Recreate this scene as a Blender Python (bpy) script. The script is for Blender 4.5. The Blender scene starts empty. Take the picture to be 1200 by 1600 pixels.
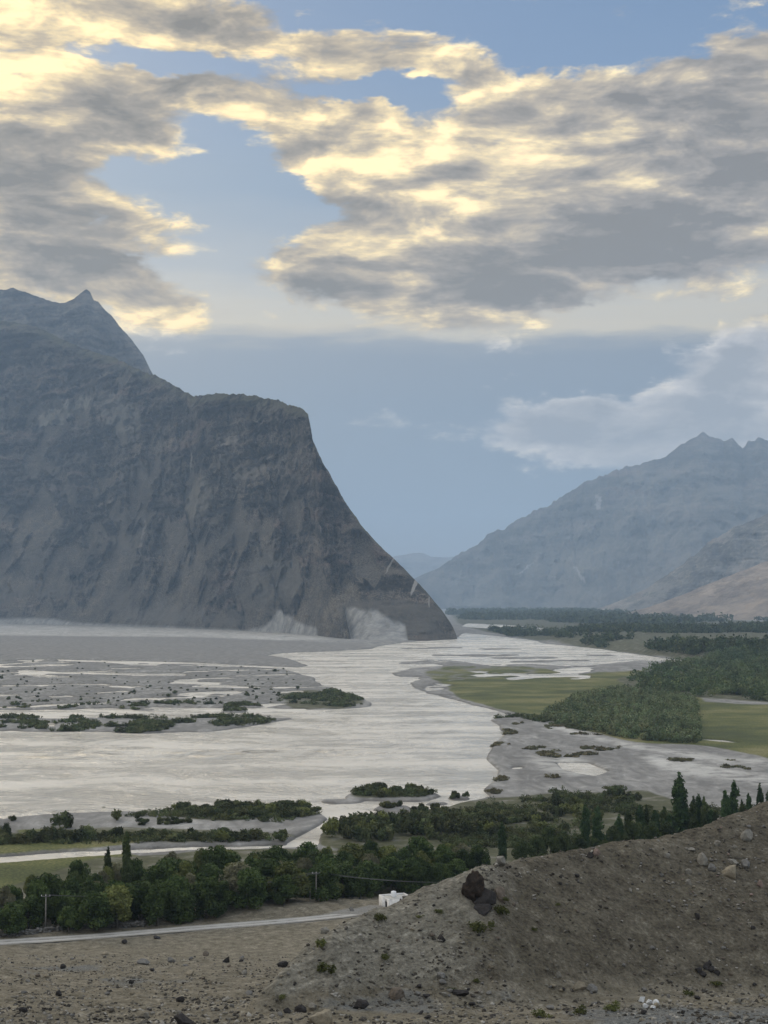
import bpy, math, random
import numpy as np
from mathutils import Vector, Matrix

SC = bpy.context.scene
COL = SC.collection
F = 2300.0            # focal length in pixels of the 1200x1600 photograph
EYE = 66.0            # height of the viewpoint above the river
HOR = 940.0           # row of the true horizon
TH = math.atan((HOR - 800.0) / F)
CT, ST = math.cos(TH), math.sin(TH)
rnd = random.Random(7)

def ray(px, py):
    """Direction through a photo pixel (numpy friendly)."""
    X = (px - 600.0) / F
    Y = -(py - 800.0) / F
    return X, CT - Y * ST, ST + Y * CT

def at_depth(px, py, d):
    """Point on the pixel's ray at world depth y = d."""
    X, dy, dz = ray(px, py)
    k = d / dy
    return X * k, d + 0 * k, EYE + dz * k

def on_plane(px, py, z=0.0):
    X, dy, dz = ray(px, py)
    k = (z - EYE) / dz
    return X * k, dy * k, z

def project(x, y, z):
    yy = y * CT + (z - EYE) * ST
    zz = -y * ST + (z - EYE) * CT
    return 600 + F * x / yy, 800 - F * zz / yy

# ------------------------------------------------------------------ noise
_P = np.random.RandomState(3).permutation(256)
_P = np.concatenate([_P, _P, _P])
_ang = np.random.RandomState(5).rand(256) * 2 * np.pi
_GX, _GY = np.cos(_ang), np.sin(_ang)

def perlin(x, y, seed=0):
    x = np.asarray(x, float); y = np.asarray(y, float)
    xi = np.floor(x).astype(np.int64); yi = np.floor(y).astype(np.int64)
    xf = x - xi; yf = y - yi
    u = xf * xf * xf * (xf * (xf * 6 - 15) + 10)
    v = yf * yf * yf * (yf * (yf * 6 - 15) + 10)
    def g(ix, iy, fx, fy):
        h = _P[(_P[(ix + seed * 37) & 255] + iy + seed * 91) & 255]
        return _GX[h] * fx + _GY[h] * fy
    a = g(xi, yi, xf, yf); b = g(xi + 1, yi, xf - 1, yf)
    c = g(xi, yi + 1, xf, yf - 1); d = g(xi + 1, yi + 1, xf - 1, yf - 1)
    return (a + (b - a) * u + (c - a) * v + (a - b - c + d) * u * v) * 1.5

def fbm(x, y, octv=5, seed=0, gain=0.5, lac=2.03):
    s = 0; a = 1.0; t = 0
    for o in range(octv):
        s = s + a * perlin(x, y, seed + o); t += a
        x = x * lac + 11.3; y = y * lac + 5.7; a *= gain
    return s / t

def ridged(x, y, octv=5, seed=0, gain=0.5):
    s = 0; a = 1.0; t = 0
    for o in range(octv):
        s = s + a * (1 - 2 * np.abs(perlin(x, y, seed + o))); t += a
        x = x * 2.03 + 3.1; y = y * 2.03 + 8.2; a *= gain
    return s / t

def smooth(e0, e1, x):
    t = np.clip((x - e0) / (e1 - e0), 0, 1)
    return t * t * (3 - 2 * t)

# ------------------------------------------------------------------ objects
def tag(o, label=None, cat=None, group=None, kind=None):
    if label: o['label'] = label
    if cat: o['category'] = cat
    if group: o['group'] = group
    if kind: o['kind'] = kind
    return o

def empty(name, loc, rz=0.0):
    o = bpy.data.objects.new(name, None)
    o.empty_display_size = 0.3
    o.location = loc
    o.rotation_euler = (0, 0, rz)
    COL.objects.link(o)
    return o

def mesh_from(name, V, faces, mat=None, smooth_shade=False, attrs=None):
    """V (n,3) array, faces (m,k) int array with constant k or list of arrays of constant k."""
    me = bpy.data.meshes.new(name)
    V = np.ascontiguousarray(V, dtype=np.float32)
    fl = faces if isinstance(faces, list) else [faces]
    fl = [np.asarray(f, dtype=np.int32) for f in fl if len(f)]
    tot = np.concatenate([np.full(len(f), f.shape[1], np.int32) for f in fl])
    idx = np.concatenate([f.ravel() for f in fl])
    me.vertices.add(len(V)); me.vertices.foreach_set('co', V.ravel())
    me.loops.add(len(idx)); me.loops.foreach_set('vertex_index', idx)
    me.polygons.add(len(tot))
    st = np.concatenate([[0], np.cumsum(tot)[:-1]]).astype(np.int32)
    me.polygons.foreach_set('loop_start', st)
    me.polygons.foreach_set('loop_total', tot)
    if smooth_shade:
        me.polygons.foreach_set('use_smooth', np.ones(len(tot), bool))
    me.update(calc_edges=True)
    if attrs:
        for k, a in attrs.items():
            at = me.attributes.new(k, 'FLOAT', 'POINT')
            at.data.foreach_set('value', np.ascontiguousarray(a, np.float32).ravel())
    if mat: me.materials.append(mat)
    return me

def add_obj(name, me, parent=None, loc=(0, 0, 0)):
    o = bpy.data.objects.new(name, me)
    o.location = loc
    COL.objects.link(o)
    if parent: o.parent = parent
    return o

def grid_faces(nr, nc):
    i = np.arange(nr - 1)[:, None] * nc + np.arange(nc - 1)[None, :]
    return np.stack([i, i + 1, i + nc + 1, i + nc], -1).reshape(-1, 4)

class MB:
    """Collects shapes that become ONE mesh."""
    def __init__(s): s.V = []; s.Q = []; s.T = []; s.n = 0
    def add(s, V, Q=None, T=None):
        V = np.asarray(V, float)
        if Q is not None and len(Q): s.Q.append(np.asarray(Q, int) + s.n)
        if T is not None and len(T): s.T.append(np.asarray(T, int) + s.n)
        s.V.append(V); s.n += len(V)
    def box(s, lo, hi):
        x0, y0, z0 = lo; x1, y1, z1 = hi
        V = [(x0,y0,z0),(x1,y0,z0),(x1,y1,z0),(x0,y1,z0),(x0,y0,z1),(x1,y0,z1),(x1,y1,z1),(x0,y1,z1)]
        s.add(V, [(0,3,2,1),(4,5,6,7),(0,1,5,4),(1,2,6,5),(2,3,7,6),(3,0,4,7)])
    def tube(s, pts, rad, n=8, cap=True):
        pts = [Vector(p) for p in pts]; R = rad if hasattr(rad, '__len__') else [rad] * len(pts)
        V = []; ref = Vector((0.31, 0.95, 0.05))
        for i, p in enumerate(pts):
            t = (pts[min(i + 1, len(pts) - 1)] - pts[max(i - 1, 0)]).normalized()
            a = t.cross(ref)
            if a.length < 1e-4: a = t.cross(Vector((1, 0, 0)))
            a.normalize(); b = t.cross(a)
            for k in range(n):
                w = 2 * math.pi * k / n
                V.append(p + R[i] * (math.cos(w) * a + math.sin(w) * b))
        Q = []
        for i in range(len(pts) - 1):
            for k in range(n):
                Q.append((i*n+k, i*n+(k+1)%n, (i+1)*n+(k+1)%n, (i+1)*n+k))
        T = []
        if cap:
            V += [pts[0], pts[-1]]; c0 = len(pts)*n; e = (len(pts)-1)*n
            for k in range(n):
                T.append((c0, (k+1)%n, k)); T.append((c0+1, e+k, e+(k+1)%n))
        s.add([tuple(v) for v in V], Q, T)
    def mesh(s, name, mat, smooth_shade=False):
        fl = []
        if s.Q: fl.append(np.concatenate(s.Q))
        if s.T: fl.append(np.concatenate(s.T))
        return mesh_from(name, np.concatenate(s.V), fl, mat, smooth_shade)
    def build(s, name, mat, parent=None, smooth_shade=False):
        return add_obj(name, s.mesh(name, mat, smooth_shade), parent)

# ------------------------------------------------------------------ node helpers
class NT:
    def __init__(s, tree): s.t = tree; s.N = tree.nodes; s.L = tree.links
    def new(s, typ, **kw):
        n = s.N.new(typ)
        for k, v in kw.items(): setattr(n, k, v)
        return n
    def put(s, sock, v):
        if isinstance(v, bpy.types.NodeSocket): s.L.new(v, sock)
        elif v is not None: sock.default_value = v
    def math(s, op, a, b=None, c=None, clamp=False):
        n = s.new('ShaderNodeMath', operation=op, use_clamp=clamp)
        s.put(n.inputs[0], a); s.put(n.inputs[1], b); s.put(n.inputs[2], c)
        return n.outputs[0]
    def vmath(s, op, a, b=None, c=None):
        n = s.new('ShaderNodeVectorMath', operation=op)
        s.put(n.inputs[0], a); s.put(n.inputs[1], b)
        if c is not None: s.put(n.inputs['Scale'] if op == 'SCALE' else n.inputs[2], c)
        return n.outputs['Value'] if op in ('DOT_PRODUCT', 'LENGTH', 'DISTANCE') else n.outputs['Vector']
    def scale(s, a, k):
        n = s.new('ShaderNodeVectorMath', operation='SCALE')
        s.put(n.inputs[0], a); s.put(n.inputs['Scale'], k)
        return n.outputs['Vector']
    def noise(s, vec, scale, detail=4, rough=0.5, dims='3D', dist=0.0, lac=2.0, color=False):
        n = s.new('ShaderNodeTexNoise', noise_dimensions=dims)
        s.put(n.inputs['Vector'], vec); s.put(n.inputs['Scale'], scale)
        s.put(n.inputs['Detail'], detail); s.put(n.inputs['Roughness'], rough)
        s.put(n.inputs['Lacunarity'], lac); s.put(n.inputs['Distortion'], dist)
        return n.outputs['Color'] if color else n.outputs['Fac']
    def voronoi(s, vec, scale, feature='F1', out='Distance', rand=1.0):
        n = s.new('ShaderNodeTexVoronoi', feature=feature)
        s.put(n.inputs['Vector'], vec); s.put(n.inputs['Scale'], scale); s.put(n.inputs['Randomness'], rand)
        return n.outputs[out]
    def ss(s, x, a, b, lo=0.0, hi=1.0):
        n = s.new('ShaderNodeMapRange', interpolation_type='SMOOTHSTEP')
        s.put(n.inputs[0], x); s.put(n.inputs[1], a); s.put(n.inputs[2], b); s.put(n.inputs[3], lo); s.put(n.inputs[4], hi)
        return n.outputs[0]
    def mapping(s, vec, loc=(0, 0, 0), rot=(0, 0, 0), scale=(1, 1, 1), typ='POINT'):
        n = s.new('ShaderNodeMapping', vector_type=typ)
        s.put(n.inputs[0], vec); s.put(n.inputs['Location'], loc); s.put(n.inputs['Rotation'], rot); s.put(n.inputs['Scale'], scale)
        return n.outputs[0]
    def mix(s, f, a, b, blend='MIX'):
        n = s.new('ShaderNodeMix', data_type='RGBA', blend_type=blend)
        s.put(n.inputs[0], f)
        def col(v): return v if isinstance(v, bpy.types.NodeSocket) else (tuple(v) + (1.0,))[:4]
        s.put(n.inputs[6], col(a)); s.put(n.inputs[7], col(b))
        return n.outputs[2]
    def ramp(s, f, stops, interp='LINEAR'):
        n = s.new('ShaderNodeValToRGB'); cr = n.color_ramp; cr.interpolation = interp
        while len(cr.elements) < len(stops): cr.elements.new(0.5)
        for e, (p, c) in zip(cr.elements, stops):
            e.position = p; e.color = tuple(c) + (1.0,)
        s.put(n.inputs[0], f)
        return n.outputs[0]
    def sep(s, v):
        n = s.new('ShaderNodeSeparateXYZ'); s.put(n.inputs[0], v); return n.outputs
    def comb(s, x, y, z=0.0):
        n = s.new('ShaderNodeCombineXYZ'); s.put(n.inputs[0], x); s.put(n.inputs[1], y); s.put(n.inputs[2], z); return n.outputs[0]
    def attr(s, name):
        return s.new('ShaderNodeAttribute', attribute_name=name).outputs['Fac']
    def pos(s): return s.new('ShaderNodeNewGeometry').outputs['Position']
    def objrand(s): return s.new('ShaderNodeObjectInfo').outputs['Random']
    def bump(s, h, strength=0.5, dist=1.0, normal=None):
        n = s.new('ShaderNodeBump')
        s.put(n.inputs['Height'], h); s.put(n.inputs['Strength'], strength); s.put(n.inputs['Distance'], dist)
        if normal is not None: s.put(n.inputs['Normal'], normal)
        return n.outputs[0]

def material(name):
    m = bpy.data.materials.new(name); m.use_nodes = True
    t = NT(m.node_tree); t.N.clear()
    out = t.new('ShaderNodeOutputMaterial'); b = t.new('ShaderNodeBsdfPrincipled')
    t.L.new(b.outputs[0], out.inputs[0])
    b.inputs['Roughness'].default_value = 0.9
    b.inputs['Specular IOR Level'].default_value = 0.25
    return m, t, b

def srgb(r, g, b):
    def f(c):
        c /= 255.0
        return c / 12.92 if c <= 0.04045 else ((c + 0.055) / 1.055) ** 2.4
    return (f(r), f(g), f(b))
# ================================================================== camera, sky, sun, air
cam = bpy.data.objects.new('camera', bpy.data.cameras.new('camera'))
COL.objects.link(cam)
cam.location = (0, 0, EYE)
cam.rotation_euler = (math.pi / 2 + TH, 0, 0)
cam.data.sensor_fit = 'VERTICAL'
cam.data.sensor_height = 24.0
cam.data.lens = 24.0 * F / 1600.0
cam.data.clip_start = 0.5
cam.data.clip_end = 200000.0
SC.camera = cam

SUN_EL, SUN_AZ = 24.0, -34.0        # degrees; azimuth from +Y towards +X

def build_sky():
    w = bpy.data.worlds.new('World'); SC.world = w; w.use_nodes = True
    t = NT(w.node_tree); t.N.clear()
    out = t.new('ShaderNodeOutputWorld'); bg = t.new('ShaderNodeBackground')
    t.L.new(bg.outputs[0], out.inputs[0])
    D = t.vmath('NORMALIZE', t.new('ShaderNodeTexCoord').outputs['Generated'])
    x, y, z = t.sep(D)[:3]
    az = t.math('ARCTAN2', x, y)
    el = t.math('ARCSINE', z)
    P = t.comb(az, el)
    # clouds are stretched along the horizon and grow with elevation
    A = t.comb(az, t.math('MULTIPLY', el, 2.5))
    w1 = t.vmath('SUBTRACT', t.noise(A, 9, 1, 0.5, '2D', color=True), (0.5, 0.5, 0.5))
    w2 = t.vmath('SUBTRACT', t.noise(A, 34, 3, 0.58, '2D', color=True), (0.5, 0.5, 0.5))
    wv = t.vmath('ADD', t.scale(w1, 0.022), t.scale(w2, 0.030))
    wv = t.vmath('MULTIPLY', wv, (1.0, 0.55, 0.0))
    PW = t.vmath('ADD', P, wv)

    def ae(px, py):
        X, dy, dz = ray(px, py)
        return math.atan2(X, dy), math.asin(dz / math.sqrt(X * X + dy * dy + dz * dz))
    # The big shapes of the clouds are a coarse table (about one degree per cell) over azimuth and
    # elevation: one colour ramp per row holds cover, greyness and glow; the noise breaks them up.
    RX = np.linspace(-20.0, 1220.0, 32)
    RY = np.arange(-40.0, 781.0, 36.0)
    def blobsum(blobs, gx, gy):
        s = np.zeros_like(gx)
        for (px, py, rx, ry, rot, amp) in blobs:
            c, q = math.cos(math.radians(rot)), math.sin(math.radians(rot))
            u = ((gx - px) * c + (gy - py) * q) / rx; v = (-(gx - px) * q + (gy - py) * c) / ry
            s += amp * np.clip(1 - u * u - v * v, 0, 1)
        return s
    def table(vec, cover, dark, glow):
        gx, gy = np.meshgrid(RX, RY)
        Rc = np.clip((blobsum(cover, gx, gy) + 1) / 3.0, 0, 1)
        Gc = np.clip(blobsum(dark, gx, gy) / 2.0, 0, 1)
        Bc = np.clip(blobsum(glow, gx, gy), 0, 1)
        a, e = t.sep(vec)[:2]
        a0, a1 = ae(RX[0], 480)[0], ae(RX[-1], 480)[0]
        fx = t.math('DIVIDE', t.math('SUBTRACT', a, a0), a1 - a0)
        acc = None
        for j in range(len(RY) - 1, -1, -1):
            stops = [((ae(RX[i], 480)[0] - a0) / (a1 - a0), (Rc[j, i], Gc[j, i], Bc[j, i])) for i in range(32)]
            rp = t.ramp(fx, stops)
            if acc is None: acc = rp
            else: acc = t.mix(t.ss(e, ae(600, RY[j + 1])[1], ae(600, RY[j])[1]), acc, rp)
        r, g, b = t.sep(acc)[:3]
        return t.math('MULTIPLY_ADD', r, 3.0, -1.0), t.math('MULTIPLY', g, 2.0), b

    cover = [  # px, py, half width, half height, tilt, amount
        (40, 30, 240, 100, 4, .9), (290, 45, 220, 70, 8, .8), (450, 78, 190, 55, 8, .7), (590, 92, 130, 52, 6, .6),
        (690, 105, 120, 62, 8, .8), (810, 135, 150, 34, 10, .7), (930, 165, 170, 40, 4, .4),
        (110, 120, 260, 45, 6, .6), (320, 152, 230, 48, 6, .8), (470, 158, 170, 40, 2, .5),
        (90, 195, 240, 85, 6, .8), (230, 222, 130, 50, 20, .6),
        (30, 285, 170, 90, 0, .9), (70, 385, 210, 100, 4, .9), (150, 445, 150, 45, 8, .7), (20, 450, 160, 60, 0, .5),
        (225, 338, 140, 38, 16, .75), (350, 371, 60, 12, 2, .6), (268, 400, 40, 15, 0, .7), (309, 408, 20, 10, 0, .6),
        (402, 428, 60, 15, 10, .5), (235, 500, 120, 45, 10, .7), (300, 465, 80, 18, 8, .4), (425, 508, 40, 14, 0, .4),
        (520, 205, 200, 90, 6, .9), (560, 265, 200, 80, 8, .6), (710, 240, 300, 130, 0, .7), (930, 260, 330, 150, 0, .8),
        (1130, 250, 300, 180, 0, .8), (640, 330, 170, 90, 10, .7), (490, 378, 90, 34, 0, .8), (600, 405, 190, 90, 0, .6),
        (520, 440, 130, 42, 0, .8), (700, 470, 170, 85, 12, .75), (850, 400, 300, 110, 0, .7), (1080, 390, 270, 100, 0, .8),
        (1150, 128, 150, 36, -4, .8), (860, 460, 110, 35, 4, .3), (1110, 452, 60, 18, 0, .4),
        (1000, 48, 34, 26, 0, .34), (878, 89, 10, 8, 0, .4), (780, 12, 190, 24, 0, .22), (970, 30, 50, 24, 0, .2),
        (1160, 45, 120, 40, 0, .12), (1190, 140, 120, 60, 0, .5),
        # holes where blue shows
        (215, 102, 150, 36, 4, -.9), (500, 138, 260, 34, 6, -.9), (670, 150, 120, 30, 6, -.7), (340, 235, 95, 62, -14, -.55),
        (250, 285, 130, 40, 5, -.5), (420, 310, 150, 62, 8, -.7), (350, 330, 160, 60, 0, -.25), (380, 420, 120, 46, 0, -.3),
        (535, 214, 34, 13, 0, -.6), (790, 200, 50, 26, 0, -.6), (760, 237, 150, 26, 8, -.7), (545, 258, 90, 22, 3, -.75),
        (620, 272, 60, 9, 3, -.5), (960, 445, 90, 30, 10, -.35), (900, 70, 300, 50, 5, -.4),
    ]
    dark = [
        (190, 190, 130, 46, 4, 1.1), (100, 178, 150, 30, 2, .35), (290, 135, 260, 26, 5, .75), (470, 150, 120, 22, 0, .5),
        (200, 14, 200, 32, 0, .6), (100, 80, 110, 26, 0, .3), (330, 60, 120, 26, 10, .25),
        (40, 272, 150, 66, 0, 1.1), (100, 372, 180, 52, 4, 1.0), (190, 372, 60, 22, 0, .7), (190, 440, 110, 32, 8, 1.1), (60, 440, 120, 40, 0, .4),
        (520, 312, 80, 36, 0, .9), (590, 345, 90, 26, -6, .5), (530, 440, 90, 42, 0, 1.3), (640, 315, 90, 30, 0, .4),
        (860, 415, 270, 70, -6, .9), (1060, 325, 250, 90, -12, .6), (1080, 405, 220, 66, 0, .8), (840, 470, 100, 34, 6, .7),
        (720, 440, 150, 60, 0, .5), (1150, 180, 200, 55, 0, .8), (950, 195, 200, 40, -4, .35), (850, 285, 160, 50, -8, .35),
        (1180, 260, 160, 90, 0, .6),
    ]
    glow = [(0, 60, 300, 180, 0, .9), (0, 160, 120, 60, 0, .4), (520, 215, 240, 70, 0, .5), (700, 270, 270, 90, 0, .65), (640, 330, 130, 60, 0, .35),
            (580, 400, 120, 60, 0, .4), (230, 335, 150, 50, 10, .5), (240, 500, 140, 50, 0, .5), (700, 110, 150, 60, 0, .3),
            (300, 180, 160, 40, 0, .5), (240, 250, 120, 30, 0, .5), (840, 200, 160, 50, 0, .4), (680, 500, 160, 60, 0, .3)]
    low = [(1150, 590, 190, 66, -8, 1.0), (1180, 545, 90, 36, -12, .7), (860, 655, 150, 44, -8, .95), (760, 680, 140, 30, -4, .35), (1010, 680, 260, 66, -4, .85),
           (1150, 660, 200, 80, 0, .6), (960, 720, 190, 40, 0, .35), (482, 582, 40, 18, 0, .3), (610, 650, 150, 30, 0, .2)]
    C, Dk, Gl = table(PW, cover + low, dark, glow)
    AS = t.mapping(A, rot=(0, 0, 0.10), scale=(1.0, 1.30, 1.0))
    AS = t.vmath('ADD', AS, t.scale(w1, 0.05))
    n1 = t.noise(AS, 13, 7, 0.58, '2D')
    n2 = t.noise(t.vmath('ADD', AS, (-0.012, 0.030, 0.0)), 13, 4, 0.58, '2D')
    nf = t.noise(t.vmath('ADD', A, t.scale(w1, 0.05)), 46, 7, 0.66, '2D')
    pv = t.vmath('ADD', t.vmath('MULTIPLY', A, (1.0, 0.62, 0.0)), t.vmath('MULTIPLY', t.vmath('ADD', t.scale(w2, 0.045), t.scale(w1, 0.04)), (1.0, 1.0, 0.0)))
    v1 = t.new('ShaderNodeTexVoronoi', feature='F1', voronoi_dimensions='2D'); t.put(v1.inputs['Vector'], pv); v1.inputs['Scale'].default_value = 34; v1.inputs['Detail'].default_value = 1.5; v1.inputs['Roughness'].default_value = 0.55
    puff = t.math('SUBTRACT', 0.42, v1.outputs['Distance'])
    nn = t.math('MULTIPLY_ADD', puff, 0.22, t.math('MULTIPLY_ADD', nf, 0.30, t.math('MULTIPLY', n1, 0.88)))
    dens = t.math('MULTIPLY_ADD', t.math('SUBTRACT', nn, 0.60), 1.25, C)
    # away from the picture: broken cloud all round
    wide = t.math('MULTIPLY', t.ss(t.math('ABSOLUTE', az), 0.30, 0.55), t.ss(el, 0.08, 0.3))
    dens = t.math('MULTIPLY_ADD', wide, 0.32, dens)
    alpha = t.ss(dens, 0.02, 0.60)
    thick = t.ss(dens, 0.25, 1.20)
    relief = t.math('MULTIPLY', t.math('SUBTRACT', n1, n2), 1.7)
    calm = t.math('MULTIPLY_ADD', t.math('MINIMUM', Dk, 1.2), -0.22, 1.0)
    shade = t.math('MULTIPLY_ADD', Dk, 0.47, 0.33)
    shade = t.math('MULTIPLY_ADD', thick, 0.10, shade)
    shade = t.math('MULTIPLY_ADD', Gl, -0.36, shade)
    shade = t.math('MULTIPLY_ADD', relief, t.math('MULTIPLY', calm, -1.0), shade)
    shade = t.math('MULTIPLY_ADD', t.math('MULTIPLY', t.math('SUBTRACT', nf, 0.5), calm), -0.36, t.math('MULTIPLY_ADD', puff, -0.24, shade), clamp=True)
    warm = t.ss(az, -0.10, 0.24)
    ccol = t.ramp(shade, [(0.0, (1.50, 1.22, 0.70)), (0.22, (1.02, 0.84, 0.52)), (0.46, (0.62, 0.53, 0.40)), (0.72, (0.39, 0.352, 0.308)), (1.0, (0.255, 0.238, 0.215))])
    ccol = t.mix(1.0, ccol, (1.06, 1.02, 0.93), 'MULTIPLY')
    cold = t.mix(1.0, ccol, (0.94, 0.98, 1.09), 'MULTIPLY')
    ccol = t.mix(warm, ccol, cold)

    # clear sky: physical sky, pulled towards the evening's milky blue, by elevation
    sky = t.new('ShaderNodeTexSky', sky_type='NISHITA')
    sky.sun_disc = False
    sky.sun_elevation = math.radians(SUN_EL); sky.sun_rotation = math.radians(SUN_AZ)
    sky.air_density = 1.0; sky.dust_density = 0.6; sky.ozone_density = 1.2
    phys = t.scale(sky.outputs[0], 0.06)
    def e_(py): return ae(600, py)[1]
    e0, e1 = 0.0, 0.55
    def p_(py): return (e_(py) - e0) / (e1 - e0)
    streak = t.noise(t.comb(t.math('MULTIPLY', az, 6.0), t.math('MULTIPLY', el, 34.0)), 1.2, 5, 0.6, '2D')
    elw = t.math('MULTIPLY_ADD', t.math('SUBTRACT', streak, 0.5), t.math('MULTIPLY', t.ss(el, e_(640), e_(520)), 0.028), el)
    clear = t.ramp(t.math('DIVIDE', elw, e1), [
        (0.0, (0.25, 0.32, 0.46)), (p_(800), (0.205, 0.275, 0.40)), (p_(640), (0.235, 0.285, 0.37)), (p_(560), (0.28, 0.315, 0.375)),
        (p_(536), (0.36, 0.375, 0.40)), (p_(514), (0.84, 0.73, 0.54)), (p_(470), (0.78, 0.71, 0.58)), (p_(415), (0.54, 0.56, 0.57)),
        (p_(300), (0.31, 0.41, 0.54)), (p_(100), (0.225, 0.345, 0.55)), (p_(0), (0.20, 0.32, 0.53)), (1.0, (0.16, 0.28, 0.50))])
    clear = t.mix(0.25, clear, phys)
    # glow of the sun behind cloud, upper left
    a0, e0_ = math.radians(SUN_AZ), math.radians(SUN_EL)
    sd = t.vmath('DOT_PRODUCT', D, (math.sin(a0) * math.cos(e0_), math.cos(a0) * math.cos(e0_), math.sin(e0_)))
    halo = t.math('POWER', t.math('MAXIMUM', sd, 0.0), 14.0)
    clear = t.mix(1.0, clear, t.scale(t.comb(0.45, 0.35, 0.17), halo), 'ADD')

    # low bank of grey cloud above the valley, with pale heads on the right
    sl = t.math('MULTIPLY_ADD', puff, -0.5, t.math('MULTIPLY_ADD', relief, -0.8, t.ss(dens, 0.1, 1.5)))
    lcol = t.ramp(sl, [(0.0, (1.05, 0.96, 0.84)), (0.35, (0.72, 0.695, 0.675)), (0.75, (0.51, 0.51, 0.52)), (1.0, (0.40, 0.415, 0.44))])
    lower = t.mix(t.math('MULTIPLY', t.ss(dens, 0.14, 0.72), 0.92), clear, lcol)
    # long streaks of thin cloud lying along the top of the bank
    st = t.noise(t.comb(t.math('MULTIPLY', az, 5.0), t.math('MULTIPLY', el, 60.0)), 1.3, 5, 0.55, '2D')
    sk = t.math('MULTIPLY', t.ss(st, 0.48, 0.72), t.math('MULTIPLY', t.ss(el, e_(560), e_(515)), t.ss(el, e_(430), e_(500))))
    lower = t.mix(t.math('MULTIPLY', sk, 0.55), lower, (0.74, 0.66, 0.52))
    clear = t.mix(t.math('MULTIPLY', sk, 0.55), clear, (0.74, 0.66, 0.52))
    up = t.ss(t.math('MULTIPLY_ADD', t.math('SUBTRACT', n1, 0.5), 0.02, el), e_(535), e_(505))
    col = t.mix(up, lower, t.mix(alpha, clear, ccol))
    # unseen sky overhead and behind, set brighter and cooler to add light below
    out_ = t.math('MAXIMUM', t.ss(el, 0.43, 0.62), t.ss(t.math('ABSOLUTE', az), 0.42, 0.8))
    fill_sky = t.mix(t.math('MULTIPLY', alpha, 0.55), (0.80, 0.88, 1.00), (1.25, 1.20, 1.12))
    col = t.mix(t.math('MULTIPLY', out_, 0.85), col, fill_sky)
    t.L.new(t.scale(col, 10.0), bg.inputs['Color'])
    bg.inputs['Strength'].default_value = 0.1
    w.cycles.sampling_method = 'MANUAL'; w.cycles.sample_map_resolution = 1024
build_sky()

sun = bpy.data.objects.new('sun', bpy.data.lights.new('sun', 'SUN'))
COL.objects.link(sun)
sun.data.energy = 1.0
sun.data.angle = math.radians(14)
sun.data.color = (1.0, 0.86, 0.66)
_a, _e = math.radians(SUN_AZ), math.radians(SUN_EL)
_sd = Vector((math.sin(_a) * math.cos(_e), math.cos(_a) * math.cos(_e), math.sin(_e)))
sun.rotation_euler = _sd.to_track_quat('Z', 'Y').to_euler()
SC.view_settings.view_transform = 'Standard'
SC.view_settings.look = 'None'
SC.view_settings.exposure = 0.0
SC.view_settings.gamma = 1.0
# ================================================================== valley floor (one sheet to the horizon), river, hillside
def inpoly(poly, X, Y):
    """Even-odd test of arrays against a polygon."""
    res = np.zeros(X.shape, bool)
    n = len(poly)
    for i in range(n):
        x0, y0 = poly[i]; x1, y1 = poly[(i + 1) % n]
        if y0 == y1: continue
        c = (Y >= min(y0, y1)) & (Y < max(y0, y1))
        res ^= c & (X < (x1 - x0) * (Y - y0) / (y1 - y0) + x0)
    return res

def blur(a, r, axis):
    r = int(r)
    if r < 1: return a
    pad = [(0, 0), (0, 0)]; pad[axis] = (r + 1, r)
    c = np.cumsum(np.pad(a, pad, mode='edge'), axis=axis)
    w = 2 * r + 1
    return (c[w:, :] - c[:-w, :]) / w if axis == 0 else (c[:, w:] - c[:, :-w]) / w
def soft(a, r):
    for _ in range(2): a = blur(blur(a, r, 0), r * 2, 1)
    return a

# survey points of the valley floor: bearing column (bc) and depression row (dr) of the level plane
ROWS = np.concatenate([np.arange(1486, 1180, -1.0), np.arange(1180, 953, -0.6), [952.6, 952, 951.3, 950.5, 949.6, 948.5, 947, 945.5, 944, 942.5, 941.6]])
COLS = np.concatenate([np.linspace(-5200, -340, 14)[:-1], np.arange(-340, 1560, 1.8), np.linspace(1560, 6400, 14)[1:]])
NRW, NCL = len(ROWS), len(COLS)
GC, GR = np.meshgrid(COLS, ROWS)
VX, VY, _ = on_plane(GC, GR)

def mask(polys, wob=3.0, seed=0):
    """Area mask with naturally wandering outline; polygons are (column, row) survey points."""
    wx = fbm(VX / 28, VY / 60, 4, seed + 20) * wob * 2.2
    sc = np.clip((GR - 940) / 200, 0.12, 1.2)
    wy = fbm(VX / 30, VY / 55, 4, seed + 60) * wob * sc
    m = np.zeros(GC.shape, bool)
    for p in polys: m |= inpoly(p, GC + wx, GR + wy)
    return m.astype(np.float32)

def ell(cx, cy, rx, ry, n=20, seed=0):
    r = random.Random(seed + int(cx))
    return [(cx + rx * (1 + r.uniform(-.18, .18)) * math.cos(2*math.pi*i/n), cy + ry * (1 + r.uniform(-.18, .18)) * math.sin(2*math.pi*i/n)) for i in range(n)]

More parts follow.
